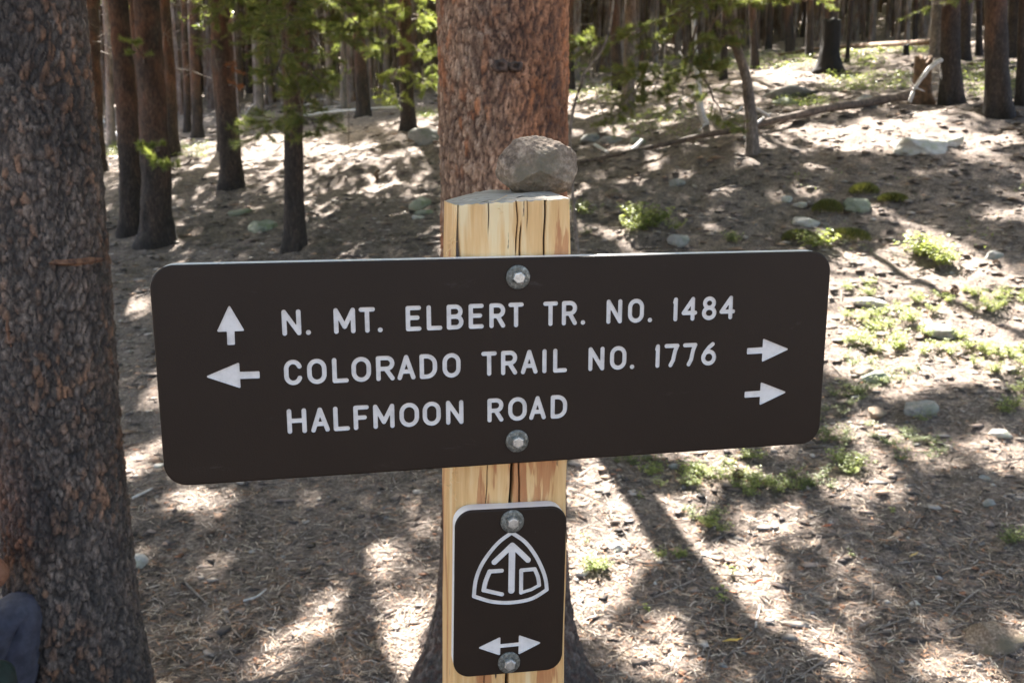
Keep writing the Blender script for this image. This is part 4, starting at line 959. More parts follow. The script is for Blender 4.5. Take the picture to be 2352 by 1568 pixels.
# a few big fallen leaves
def fallen_leaf(px, py, col, lab, s=.035, rot=0.):
    q = gp(px, py, .014); mt = simple('dry_leaf_%d' % px, col, .6); mb = MB()
    mb.add([(-s, 0, 0), (-s * .2, s * .16, .006), (s * .5, s * .12, .004), (s, 0, .010), (s * .3, -s * .15, .003), (-s * .4, -s * .14, .007), (0, 0, -.001)], [(0, 6, 1), (1, 6, 2), (2, 6, 3), (3, 6, 4), (4, 6, 5), (5, 6, 0)])
    link('fallen_leaf', mb.build('fallen_leaf', mt), None, q, (0, 0, rot), label=lab, cat='leaf')
fallen_leaf(1682, 1484, (.62, .42, .10), 'narrow yellow leaf on the sunlit soil at lower right', .038, .1)
fallen_leaf(1747, 1350, (.45, .16, .07), 'curled rusty leaf in the sun below the plants', .035, .3)
fallen_leaf(2098, 1283, (.60, .42, .15), 'yellow curved leaf right of centre in the shade', .03, .6)
fallen_leaf(1900, 1222, (.45, .15, .07), 'rusty leaf in the dark strip below the plants', .03, .2)

# ------------------------------------------------------------------ the sign post
YAW = R(11.636); SGN = Vector((.003317, .800972, 1.421419))
rotS = Matrix.Rotation(YAW, 4, 'Z')
post_root = link('trail_signpost', None, None, (SGN.x - math.sin(YAW) * .073, SGN.y + math.cos(YAW) * .073, 0), (0, 0, YAW),
                 label='peeled wooden trail post carrying a long brown routed signboard and a small brown marker', cat='signpost')
def local(x, y, z): return (x, y - .073, z)       # y: 0 = sign face plane, + behind; frame of post_root
# wooden post: nearly square timber with drying cracks
PW, PD, TOPZ = .105, .108, 1.421 + .1425
def post_mesh():
    nf, nsd = 240, 26
    per = []
    rc = .002
    # perimeter, starting front-left going right along the front (y=-PD/2), right side, back, left side
    for k in range(nf + 1): per.append((-PW / 2 + rc + (PW - 2 * rc) * k / nf, -PD / 2, 0))
    for k in range(1, 7): a = -math.pi / 2 + math.pi / 2 * k / 6; per.append((PW / 2 - rc + rc * math.cos(a), -PD / 2 + rc + rc * math.sin(a), 1))
    for k in range(1, nsd): per.append((PW / 2, -PD / 2 + rc + (PD - 2 * rc) * k / nsd, 1))
    for k in range(0, 7): a = math.pi / 2 * k / 6; per.append((PW / 2 - .03 + .03 * math.cos(a), PD / 2 - .03 + .03 * math.sin(a), 2))
    for k in range(1, nsd): per.append((PW / 2 - .03 - (PW - .06) * k / nsd, PD / 2, 2))
    for k in range(0, 7): a = math.pi / 2 + math.pi / 2 * k / 6; per.append((-PW / 2 + .03 + .03 * math.cos(a), PD / 2 - .03 + .03 * math.sin(a), 3))
    for k in range(1, nsd): per.append((-PW / 2, PD / 2 - .03 - (PD - .03 - rc) * k / nsd, 3))
    for k in range(0, 6): a = math.pi + math.pi / 2 * k / 6; per.append((-PW / 2 + rc + rc * math.cos(a), -PD / 2 + rc + rc * math.sin(a), 3))
    per = np.array(per); m_ = len(per)
    zs = np.concatenate([np.linspace(-.3, .85, 12), np.linspace(.86, TOPZ, 300)]); nz = len(zs)
    X = np.repeat(per[None, :, 0], nz, 0); Y = np.repeat(per[None, :, 1], nz, 0); Z = np.repeat(zs[:, None], m_, 1)
    side = np.repeat(per[None, :, 2], nz, 0)
    # slanted and slightly domed top: falls away at the left
    u = (Z - .86) / (TOPZ - .86)
    topo = TOPZ + X * .045 + .0065 * sstep(-.055, -.004, X) * ((Y + PD / 2) / PD) + .0003 * np.sin(X * 300) + .0004 * np.sin(X * 710)
    Z = np.where(Z > .86, .86 + u * (topo - .86), Z)
    P = np.stack([X.ravel(), Y.ravel(), Z.ravel()], 1)
    crack = np.zeros(X.shape); barkm = np.zeros(X.shape)
    front = side < .5
    zr = Z - 1.421
    cracks = [ # x at z, list (z,x), half width, depth, zlo, zhi
      ([(.142, .0028), (.125, .0035), (.10, .0015), (.0, -.002), (-.2, -.004)], .00045, .006, .088, .141),
      ([(.142, .0072), (.12, .0068), (.10, .0052)], .00055, .006, -.3, .128),
      ([(.142, .013), (.13, .0125), (.118, .012)], .0003, .003, .112, .140),
      ([(.142, .0295), (.10, .0278)], .00065, .005, -.1, .1445),
      ([(-.07, .002), (-.10, -.0008), (-.14, -.0035), (-.6, -.008)], .0010, .014, -.7, -.02),
      ([(-.07, -.0225), (-.1, -.0225), (-.14, -.025)], .0003, .003, -.7, -.06),
      ([(.142, -.0225), (.1, -.0235)], .0004, .003, .108, .142)]
    off = np.zeros(X.shape)
    for pts, hw, dp, zl, zh in cracks:
        pts = sorted(pts); xc = np.interp(zr, [a for a, _ in pts], [b for _, b in pts]) + .0006 * vnoise(np.stack([Z.ravel() * 60, 0 * Z.ravel(), 0 * Z.ravel()], 1), 4).reshape(X.shape)
        ends = sstep(zl, zl + .02, zr) * (1 - sstep(zh - .015, zh, zr)) if zh < .1400 else sstep(zl, zl + .02, zr)
        wv = hw * (.6 + .4 * ends)
        k = np.exp(-((X - xc) / wv) ** 2) * front * ends
        off = np.maximum(off, k * dp); crack = np.maximum(crack, np.clip(k * 1.6, 0, 1))
    # dark bark slit near the left arris
    xs_ = -.0497 + .0022 * vnoise(np.stack([Z.ravel() * 22, 0 * Z.ravel() + 3, 0 * Z.ravel()], 1), 6).reshape(X.shape)
    k = np.exp(-((X - xs_) / .0019) ** 4) * (side < .5) * sstep(.07, .09, zr + 0 * X); off = np.maximum(off, k * .004); barkm = np.maximum(barkm, k)
    flat = .0009 * fbm(P * np.array([45, 45, 6]), 3, 15).reshape(X.shape) + .0012 * vnoise(P * np.array([120, 0, 2]), 19).reshape(X.shape)
    Y = np.where(front, Y + off + flat, Y)
    edge = .0015 * vnoise(P * np.array([0, 40, 14]), 23).reshape(X.shape)
    X = np.where(side == 3, X - edge, np.where(side == 1, X + edge, X))
    X = X + .002 - np.where(X < 0, 1, .12) * (TOPZ - np.maximum(Z, .3)) * .016 * np.clip(-X / .05 if False else np.abs(X) / .05, 0, 1)
    V = np.stack([X.ravel(), Y.ravel(), Z.ravel()], 1)
    i0 = (np.arange(nz - 1)[:, None] * m_ + np.arange(m_)[None, :]).ravel(); i1 = (np.arange(nz - 1)[:, None] * m_ + (np.arange(m_)[None, :] + 1) % m_).ravel()
    F = [tuple(f) for f in np.stack([i0, i1, i1 + m_, i0 + m_], 1)]; I = [0] * len(F)
    # top: rings towards the centre, domed and rough
    last = V[-m_:]; base = len(V); cen = last.mean(0); extra = []
    prev = [(nz - 1) * m_ + k for k in range(m_)]
    A = [np.stack([crack.ravel(), barkm.ravel(), 0 * barkm.ravel()], 1)]
    for q in (.97, .85, .65, .4, .15):
        ring = cen + (last - cen) * q; tx = ring[:, 0]; ty = ring[:, 1]
        ring[:, 2] = TOPZ + tx * .045 + .0065 * sstep(-.055, -.004, tx) * ((ty + PD / 2) / PD) + .0006 * (1 - q) + .0012 * vnoise(np.stack([tx * 60, ty * 200, 0 * tx], 1), 3)
        cur = [base + k for k in range(m_)]; base += m_; extra.append(ring); A.append(np.zeros((m_, 3)))
        for k in range(m_): F.append((prev[k], prev[(k + 1) % m_], cur[(k + 1) % m_], cur[k])); I.append(1)
        prev = cur
    F.append(tuple(prev)); I.append(1)
    return mesh('wooden_post', np.concatenate([V] + extra), F, ['pine_wood', 'end_grain'], I, True, {'wood': np.concatenate(A)})
wp = link('wooden_post', post_mesh(), post_root)
# loose fibres on the left arris and top
mb = MB(); g = random.Random(2)
for (x0, z0, n) in ((-.0545, 1.527, 5), (-.056, 1.312, 7), (-.054, 1.528, 2), (-.057, 1.300, 4), (-.012, 1.563, 5)):
    for k in range(n):
        a = Vector((x0 + g.uniform(-.001, .001), -.056, z0 + g.uniform(-.006, .006))); b_ = a + Vector((g.uniform(-.005, .004), -.003, g.uniform(-.004, .004))); c = b_ + Vector((g.uniform(-.004, .004), -.002, g.uniform(-.004, .004)))
        mb.tube([a, b_, c], .00022, 3)
link('wood_fibres', mb.build('wood_fibres', 'pine_wood'), post_root, kind='stuff')

# --- engraved plates
def arc(cx, cz, rx, rz, a0, a1, n=14): return [(cx + rx * math.cos(R(a0 + (a1 - a0) * k / n)), cz + rz * math.sin(R(a0 + (a1 - a0) * k / n))) for k in range(n + 1)]
def glyph(ch, w, h):
    """strokes in a box 0..w by 0..h (centre lines)"""
    m_ = h / 2
    if ch == 'N': return [[(0, 0), (0, h)], [(0, h), (w, 0)], [(w, 0), (w, h)]]
    if ch == 'M': return [[(0, 0), (0, h)], [(0, h), (w / 2, h * .22)], [(w / 2, h * .22), (w, h)], [(w, h), (w, 0)]]
    if ch == 'T': return [[(0, h), (w, h)], [(w / 2, h), (w / 2, 0)]]
    if ch == 'E': return [[(w, h), (0, h), (0, 0), (w, 0)], [(0, h * .53), (w * .85, h * .53)]]
    if ch == 'F': return [[(w, h), (0, h), (0, 0)], [(0, h * .5), (w * .8, h * .5)]]
    if ch == 'L': return [[(0, h), (0, 0), (w, 0)]]
    if ch == 'H': return [[(0, 0), (0, h)], [(w, 0), (w, h)], [(0, h * .52), (w, h * .52)]]
    if ch == 'I': return [[(0, 0), (0, h)]]
    if ch == 'A': return [[(0, 0), (w / 2, h), (w, 0)], [(w * .2, h * .3), (w * .8, h * .3)]]
    if ch == 'B': r = h * .26; r2 = h - 2 * r; r2 = r2 / 2; return [[(0, 0), (0, h)], [(0, h), (w * .94 - r2, h)] + arc(w * .94 - r2, h - r2, r2, r2, 90, -90) + [(0, h - 2 * r2)], [(0, h - 2 * r2), (w - r, 2 * r)] + arc(w - r, r, r, r, 90, -90) + [(0, 0)]]
    if ch == 'R': r = h * .26; return [[(0, 0), (0, h)], [(0, h), (w - r, h)] + arc(w - r, h - r, r, r, 90, -90) + [(0, h - 2 * r)], [(w * .52, h - 2 * r), (w, 0)]]
    if ch == 'D': r = w * .8; return [[(0, 0), (0, h), (w - r * .8, h)] + arc(w - r * .8, h - r * .8, r * .8, r * .8, 90, 0) + arc(w - r * .8, r * .8, r * .8, r * .8, 0, -90) + [(0, 0)]]
    if ch == 'O': r = w / 2; return [arc(r, h - r * 1.05, r, r * 1.05, 0, 180) + arc(r, r * 1.05, r, r * 1.05, 180, 360) + [(w, h - r * 1.05)]]
    if ch == 'C': r = w / 2; return [arc(r, h - r * 1.1, r, r * 1.1, 20, 180) + arc(r, r * 1.1, r, r * 1.1, 180, 340)]
    if ch == '1': return [[(w, 0), (w, h)], [(w, h), (0, h * .86)]]
    if ch == '4': return [[(w * .78, 0), (w * .78, h)], [(w * .78, h), (0, h * .3), (w, h * .3)]]
    if ch == '7': return [[(0, h), (w, h)] + [(w * (1 - .42 * t_ ** .6), h * (1 - t_)) for t_ in (.25, .5, .75)] + [(w * .42, 0)]]
    if ch == '8': r = h * .265; r2 = (h - 2 * r) / 2; return [arc(w / 2, r, w / 2, r, -90, 270, 28), arc(w / 2, h - r2, w * .43, r2, -90, 270, 28)]
    if ch == '6': r = h * .31; return [arc(w / 2, r, w / 2, r, -90, 270, 28), [(w * .82, h), (w * .5, h * .84), (w * .16, h * .58), (w * .0, r)]]
    if ch == '.': return [[(w / 2, h / 2), (w / 2 + .01, h / 2)]]
def seg_sdf(X, Z, a, b):
    ax, az = a; bx, bz = b; dx, dz = bx - ax, bz - az; L = dx * dx + dz * dz + 1e-12
    t_ = np.clip(((X - ax) * dx + (Z - az) * dz) / L, 0, 1); return np.hypot(X - ax - t_ * dx, Z - az - t_ * dz)
def poly_sdf(X, Z, P):
    d = np.full(X.shape, 1e9); ins = np.zeros(X.shape, bool)
    for k in range(len(P)):
        a = P[k]; b = P[(k + 1) % len(P)]; d = np.minimum(d, seg_sdf(X, Z, a, b))
        c = ((a[1] > Z) != (b[1] > Z)) & (X < (b[0] - a[0]) * (Z - a[1]) / (b[1] - a[1] + 1e-12) + a[0]); ins ^= c
    return np.where(ins, -d, d)
def shape_sdf(items, X, Z):
    d = np.full(X.shape, 1e9)
    for it in items:
        if it[0] == 'S':
            for k in range(len(it[1]) - 1): d = np.minimum(d, seg_sdf(X, Z, it[1][k], it[1][k + 1]) - it[2])
        else: d = np.minimum(d, poly_sdf(X, Z, it[1]) - it[2])
    return d
def engrave(items, box, step, depth):
    """marching squares: returns brown surround polys (face plane) and white recess polys (mm units, y=0 face)"""
    x0, x1, z0, z1 = box; nx = max(2, int(round((x1 - x0) / step))); nz = max(2, int(round((z1 - z0) / step)))
    xs = np.linspace(x0, x1, nx + 1); zs = np.linspace(z0, z1, nz + 1); X, Z = np.meshgrid(xs, zs); D = shape_sdf(items, X, Z)
    out, inn, wall = MB(), MB(), MB()
    for j in range(nz):
        i = 0
        while i < nx:
            c = [D[j, i], D[j, i + 1], D[j + 1, i + 1], D[j + 1, i]]
            if min(c) > 0 or max(c) <= 0:
                pos = min(c) > 0; k = i
                while k < nx and ((min(D[j, k], D[j, k + 1], D[j + 1, k + 1], D[j + 1, k]) > 0) if pos else (max(D[j, k], D[j, k + 1], D[j + 1, k + 1], D[j + 1, k]) <= 0)): k += 1
                y = 0 if pos else depth
                (out if pos else inn).add([(xs[i], y, zs[j]), (xs[k], y, zs[j]), (xs[k], y, zs[j + 1]), (xs[i], y, zs[j + 1])], [(0, 1, 2, 3)]); i = k; continue
            P = [(xs[i], zs[j]), (xs[i + 1], zs[j]), (xs[i + 1], zs[j + 1]), (xs[i], zs[j + 1])]; pi, po, cr = [], [], []
            for k in range(4):
                a, b = P[k], P[(k + 1) % 4]; da, db = c[k], c[(k + 1) % 4]
                (po if da > 0 else pi).append(a)
                if (da > 0) != (db > 0):
                    t_ = da / (da - db); q = (a[0] + (b[0] - a[0]) * t_, a[1] + (b[1] - a[1]) * t_); po.append(q); pi.append(q); cr.append(q)
            if len(po) > 2: out.add([(a, 0, b) for a, b in po], [tuple(range(len(po)))])
            if len(pi) > 2: inn.add([(a, depth, b) for a, b in pi], [tuple(range(len(pi)))])
            if len(cr) == 2: inn.add([(cr[0][0], 0, cr[0][1]), (cr[1][0], 0, cr[1][1]), (cr[1][0], depth, cr[1][1]), (cr[0][0], depth, cr[0][1])], [(0, 1, 2, 3)])
            i += 1
    return out, inn
def rrect(w, h, r, n=12):
    P = []
    for (cx, cz, a0) in ((w / 2 - r, h / 2 - r, 0), (-w / 2 + r, h / 2 - r, 90), (-w / 2 + r, -h / 2 + r, 180), (w / 2 - r, -h / 2 + r, 270)): P += arc(cx, cz, r, r, a0, a0 + 90, n)
    return P
def plate(name, w, h, rad, thick, jobs, parent_xf, label, bolts):
    """jobs: (part name, items, box, label). All in mm; xf: matrix from plate frame (m) to post_root frame"""
    cap = 2.0; bev = 1.7; br = MB(); parts = []
    boxes = []
    for (nm, items, box, lb) in jobs:
        o, i_ = engrave(items, box, .45, 1.2); br.add(o.V, o.F); parts.append((nm, i_, lb)); boxes.append(box)
    inner = rrect(w - 2 * bev, h - 2 * bev, rad - bev); pts = [Vector(p) for p in inner]; edges = [(k, (k + 1) % len(inner)) for k in range(len(inner))]
    for (x0, x1, z0, z1) in boxes:
        b0 = len(pts); pts += [Vector(q) for q in ((x0, z0), (x1, z0), (x1, z1), (x0, z1))]; edges += [(b0, b0 + 1), (b0 + 1, b0 + 2), (b0 + 2, b0 + 3), (b0 + 3, b0)]
    vo, eo, fo, *_ = delaunay_2d_cdt(pts, edges, [], 1, 1e-5)
    V = [(v.x, 0, v.y) for v in vo]; F = []
    for f in fo:
        cx = sum(vo[i].x for i in f) / len(f); cz = sum(vo[i].y for i in f) / len(f)
        if any(a < cx < b and c < cz < d for a, b, c, d in boxes): continue
        F.append(tuple(f))
    br.add(V, F)
    n = len(inner); mid = rrect(w - .6 * bev, h - .6 * bev, rad - .3 * bev); outer = rrect(w, h, rad)
    rings = [(inner, 0), (mid, bev * .3), (outer, bev), (outer, cap)]
    for a in range(3):
        A, ya = rings[a]; B, yb = rings[a + 1]
        for k in range(n): q = (k + 1) % n; br.add([(A[k][0], ya, A[k][1]), (A[q][0], ya, A[q][1]), (B[q][0], yb, B[q][1]), (B[k][0], yb, B[k][1])], [(0, 1, 2, 3)])
    def fin(mb, nm, mt, parent=None, lb=None):
        mb.V = [tuple(parent_xf @ Vector((v[0] / 1000, v[1] / 1000, v[2] / 1000))) for v in mb.V]
        o = link(nm, mb.build(nm, mt), parent, label=lb); return o
    board = fin(br, name, 'sign_brown', post_root, label)
    core = MB(); co = rrect(w - .3, h - .3, rad - .15); V = [(a, cap, b) for a, b in co] + [(a, thick, b) for a, b in co]
    core.add(V, [(k, (k + 1) % n, n + (k + 1) % n, n + k) for k in range(n)] + [tuple(range(n, 2 * n))]); fin(core, 'white_core', 'sign_core', board, 'white plastic core showing along the edge')
    for nm, mb, lb in parts: fin(mb, nm, 'letter_white', board, lb)
    for (bx, bz, wr, hr, hrot, lb) in bolts:
        wm = MB(); n2 = 40; prof = [(wr, -.1), (wr, -1.3), (wr - .5, -1.7), (hr + 1.4, -2.0), (hr + .2, -1.9), (hr - .5, -1.9)]
        V = [(bx + r_ * math.cos(2 * math.pi * k / n2) * (1 + .010 * math.sin(k * 1.9)), y_, bz + r_ * math.sin(2 * math.pi * k / n2)) for r_, y_ in prof for k in range(n2)]
        wm.add(V, [(a * n2 + k, a * n2 + (k + 1) % n2, (a + 1) * n2 + (k + 1) % n2, (a + 1) * n2 + k) for a in range(len(prof) - 1) for k in range(n2)]); o = fin(wm, 'washer', 'washer', board)
        o.data.polygons.foreach_set('use_smooth', np.ones(len(o.data.polygons), bool))
        hm = MB(); ty = -7.2
        def hexp(r_, y_): return [(bx + r_ * math.cos(R(60 * k + hrot)), y_, bz + r_ * math.sin(R(60 * k + hrot))) for k in range(6)]
        V = hexp(hr, -1.8) + hexp(hr, ty + 1.2) + hexp(hr * .86, ty) + hexp(hr * .70, ty - .15)
        hm.add(V, [(a * 6 + k, a * 6 + (k + 1) % 6, (a + 1) * 6 + (k + 1) % 6, (a + 1) * 6 + k) for a in range(3) for k in range(6)] + [tuple(range(18, 24))]); fin(hm, 'bolt_head', 'zinc', board)
    return board
SR = 1.95
L1 = [('N', -201.8, -186.0), ('.', -182.5, -178.0), ('M', -158.8, -140.6), ('T', -137.5, -123.7), ('.', -121.9, -117.3), ('E', -97.5, -84.0), ('L', -79.3, -65.7), ('B', -61.7, -46.9), ('E', -42.3, -28.8), ('R', -23.8, -9.5), ('T', -6.6, 7.2), ('T', 25.1, 38.6), ('R', 42.3, 56.4), ('.', 59.8, 64.3), ('N', 84.1, 98.9), ('O', 104.5, 119.8), ('.', 123.4, 128.1), ('1', 147.8, 152.4), ('4', 156.4, 171.7), ('8', 176.4, 190.7), ('4', 193.8, 209.3)]
L2 = [('C', -202.1, -186.8), ('O', -182.8, -166.4), ('L', -161.7, -147.9), ('O', -145.3, -128.5), ('R', -124.2, -108.2), ('A', -105.8, -90.0), ('D', -86.3, -70.8), ('O', -66.0, -49.9), ('T', -31.2, -17.2), ('R', -13.4, 1.4), ('A', 4.8, 20.2), ('I', 24.6, 28.6), ('L', 34.6, 47.7), ('N', 67.8, 83.0), ('O', 88.3, 104.1), ('.', 107.4, 112.0), ('1', 131.8, 136.4), ('7', 140.8, 155.4), ('7', 159.0, 173.1), ('6', 177.5, 192.4)]
L3 = [('H', -201.5, -185.1), ('A', -181.5, -165.6), ('L', -162.3, -148.3), ('F', -145.0, -131.5), ('M', -127.9, -109.3), ('O', -104.9, -87.6), ('O', -84.4, -68.2), ('N', -63.5, -47.8), ('R', -26.0, -11.3), ('O', -6.9, 10.4), ('A', 12.6, 28.2), ('D', 32.7, 48.2)]
jobs = []
for row, zb, zt in ((L1, 32.7, 54.9), (L2, -10.5, 11.7), (L3, -53.6, -31.5)):
    for n_, (ch, x0, x1) in enumerate(row):
        r_ = SR if ch != '.' else 2.1
        hh = zt - zb - 2 * r_ if ch != '.' else 0; ww = max(x1 - x0 - 2 * r_, 0)
        sl_ = .0
        items = [('S', [(x0 + r_ + a, zb + r_ + b_) for a, b_ in st], r_) for st in glyph(ch, ww, hh)]
        lo = (row[n_ - 1][2] + x0) / 2 if n_ and x0 - row[n_ - 1][2] < 3 else x0 - 1.2; hi = (row[n_ + 1][1] + x1) / 2 if n_ < len(row) - 1 and row[n_ + 1][1] - x1 < 3 else x1 + 1.2
        top = zt + 1.2 if ch != '.' else zb + 2 * r_ + 1.2
        jobs.append(('digit' if ch.isdigit() else ('full_stop' if ch == '.' else 'letter'), items, (lo, hi, zb - 1.2, top), None))
def arrow(tip, ba, bb, stem, lb, rd=.9):
    """tip, two head corners, stem end centre, half width"""
    (sx, sz, hw) = stem; t_ = Vector(tip); m_ = (Vector(ba) + Vector(bb)) / 2; ax = (t_ - m_).normalized(); n_ = Vector((-ax.y, ax.x))
    c = Vector((sx, sz))
    def shrink(p): cen = (t_ + Vector(ba) + Vector(bb)) / 3; d = Vector(p) - cen; return tuple(cen + d * (1 - rd * 1.6 / d.length))
    head = [shrink(tip), shrink(ba), shrink(bb)]; st = [tuple(c + n_ * (hw - rd) + ax * rd), tuple(c - n_ * (hw - rd) + ax * rd), tuple(m_ - n_ * (hw - rd) + ax * 2), tuple(m_ + n_ * (hw - rd) + ax * 2)]
    allx = [p[0] for p in (tip, ba, bb)] + [sx - hw, sx + hw] if abs(ax.y) > .5 else [p[0] for p in (tip, ba, bb)] + [sx]
    allz = [p[1] for p in (tip, ba, bb)] + ([sz] if abs(ax.y) > .5 else [])
    return ('arrow', [('P', head, rd), ('P', st, rd)], (min(allx) - 1.5, max(allx) + 1.5, min(allz) - 1.5, max(allz) + 1.5), lb)
jobs += [arrow((-243.6, 60.0), (-254.6, 38.2), (-232.6, 38.2), (-243.9, 26.6, 3.1), 'white arrow pointing up'),
         arrow((-265.5, 0.3), (-238.3, 11.2), (-238.3, -10.9), (-222.2, -.1, 3.1), 'white arrow pointing left'),
         arrow((265.8, 1.7), (239.2, 12.9), (239.2, -9.5), (223.4, 1.5, 3.0), 'upper white arrow pointing right'),
         arrow((266.0, -40.6), (239.2, -29.5), (239.2, -51.9), (223.2, -40.9, 3.0), 'lower white arrow pointing right')]
inv = Matrix.Identity(4)
xf_big = Matrix.Translation(Vector((0, -.073, SGN.z)))
plate('sign_board', 610, 189.1, 19.5, 18, jobs, xf_big, 'long brown signboard with rounded corners and three routed lines', [(1.9, 77.4, 10.8, 6.0, 12, ''), (1.2, -72.6, 10.6, 6.0, 28, '')])
# marker plate with the triangular trail emblem
def curve_pts(ctrl, n=10):
    out = []; c = [Vector(p) for p in ctrl]
    for k in range(len(c) - 1):
        a, b_, d, e = c[max(k - 1, 0)], c[k], c[k + 1], c[min(k + 2, len(c) - 1)]
        for j in range(n):
            u = j / n; q = .5 * ((2 * b_) + (d - a) * u + (2 * a - 5 * b_ + 4 * d - e) * u * u + (3 * b_ - a - 3 * d + e) * u ** 3); out.append((q.x, q.y))
    return out + [tuple(c[-1])]
er = 1.85
emb = [('S', curve_pts([(.3, 59.6), (-11.0, 51.5), (-20.3, 41.0), (-28.1, 28.7), (-33.0, 14.6), (-34.6, -1.0)]), er),
       ('S', curve_pts([(-34.6, -1.0), (-17.5, -7.6), (.8, -9.9), (20.5, -7.6), (35.6, .6)]), er),
       ('S', curve_pts([(.3, 59.6), (12.8, 50.1), (22.6, 37.3), (29.6, 23.8), (33.9, 11.8), (35.6, .6)]), er),
       ('S', [(1.0, 46.5), (1.2, 2.2)], 3.15), ('S', [(1.0, 47.2), (-7.6, 39.0), (-15.6, 31.6)], 2.7), ('S', [(1.0, 47.2), (9.2, 39.2), (16.5, 31.6)], 2.7),
       ('S', [(-8.5, 22.6), (-20.0, 22.6)], 2.0), ('S', curve_pts([(-20.0, 22.6), (-23.6, 13.0), (-25.3, 4.4)], 6), 2.2), ('S', [(-25.3, 4.4), (-16.0, 1.5), (-7.8, -1.0)], 2.0),
       ('S', [(10.2, 21.8), (23.2, 22.2)], 1.9), ('S', curve_pts([(23.2, 22.2), (26.6, 14), (28.0, 5.6)], 6), 1.9), ('S', [(28.0, 5.6), (20.5, 1.8), (10.6, -.6)], 1.6), ('S', [(10.2, 21.8), (10.6, -.6)], 1.9)]
embL = [('P', [(-28.0, -53.4), (-9.3, -45.3), (-9.3, -61.6)], .9), ('P', [(29.6, -53.3), (10.3, -44.9), (10.3, -62.2)], .9), ('S', [(-9, -53.3), (10, -52.9)], 1.9)]
jobs2 = [('trail_emblem', emb, (-39, 39, -14, 64.0), 'white rounded triangle emblem with arrow and letters C and D'), ('arrow', embL, (-32, 33, -65.5, -42), 'white double headed arrow')]
sm_yaw, sm_t, sm_s = R(11.267) - YAW, R(-1.207), R(1.445)
cw = Vector((-.00199, .80097, 1.20007)); base_w = Vector(post_root.location); dl = cw - base_w; dl = Matrix.Rotation(-YAW, 3, 'Z') @ Vector((dl.x, dl.y, dl.z))
xf_small = Matrix.Translation(Vector((dl.x, -.073, dl.z))) @ (Matrix.Rotation(sm_yaw, 4, 'Z') @ Matrix.Rotation(sm_t, 4, 'X') @ Matrix.Rotation(sm_s, 4, 'Y'))
plate('trail_marker', 106.2, 165.8, 16, 17, jobs2, xf_small, 'small upright brown marker plate with rounded corners below the signboard', [(.4, 70.8, 11.2, 5.9, 30, ''), (.2, -70.6, 10.8, 5.9, 20, '')])

# rock balanced on the post
bm = bmesh.new(); bmesh.ops.create_icosphere(bm, subdivisions=6, radius=1)
co = np.array([v.co[:] for v in bm.verts])
ax_, az_ = co[:, 0], co[:, 2]; ang = np.arctan2(az_, ax_)
# outline measured on the photo (pixels from the centre 1232,384): angle -> radius
oa = []
for (u, v) in ((1322, 372), (1316, 352), (1290, 333), (1262, 322), (1215, 316), (1185, 322), (1172, 340), (1152, 362), (1142, 398), (1150, 412), (1168, 428), (1195, 441), (1232, 444), (1270, 442), (1302, 434), (1314, 410), (1322, 390)):
    dx, dz = u - 1232, 384 - v; oa.append((math.atan2(dz, dx), math.hypot(dx, dz)))
oa.sort(); A_ = np.array([a for a, _ in oa]); R_ = np.array([b for _, b in oa]); A_ = np.concatenate([A_ - 2 * math.pi, A_, A_ + 2 * math.pi]); R_ = np.tile(R_, 3)
mpp = .905 * 1.02 / 2100
rad = np.interp(ang, A_, R_) * mpp; hxy = np.hypot(ax_, az_)
X = np.cos(ang) * rad * hxy; Z = np.sin(ang) * rad * hxy; Y = co[:, 1] * .034
P = np.stack([X, Y, Z], 1); nrm = co
for n_, d_ in ((unit(np.array([-.45, -.85, .35])), .0235), (unit(np.array([.55, -.8, .2])), .0255), (unit(np.array([.15, -.75, -.65])), .0255), (unit(np.array([-.85, -.5, -.15])), .032), (unit(np.array([.1, -.6, .8])), .0245)):
    sd = P @ n_; P = P - np.outer(np.maximum(sd - d_, 0) * .92, n_)
P = P + nrm * (.0013 * fbm(P * 70, 3, 71) + .0008 * fbm(P * 280, 3, 72))[:, None]
for v, c in zip(bm.verts, P): v.co = c
me = bpy.data.meshes.new('balanced_rock'); bm.to_mesh(me); bm.free(); me.materials.append(M['stone_brown']); me.polygons.foreach_set('use_smooth', np.ones(len(me.polygons), bool))
stone = at_depth(1232, 384, .905)
link('balanced_rock', me, None, stone, label='palm sized brown grey rock balanced on top of the wooden post', cat='rock')

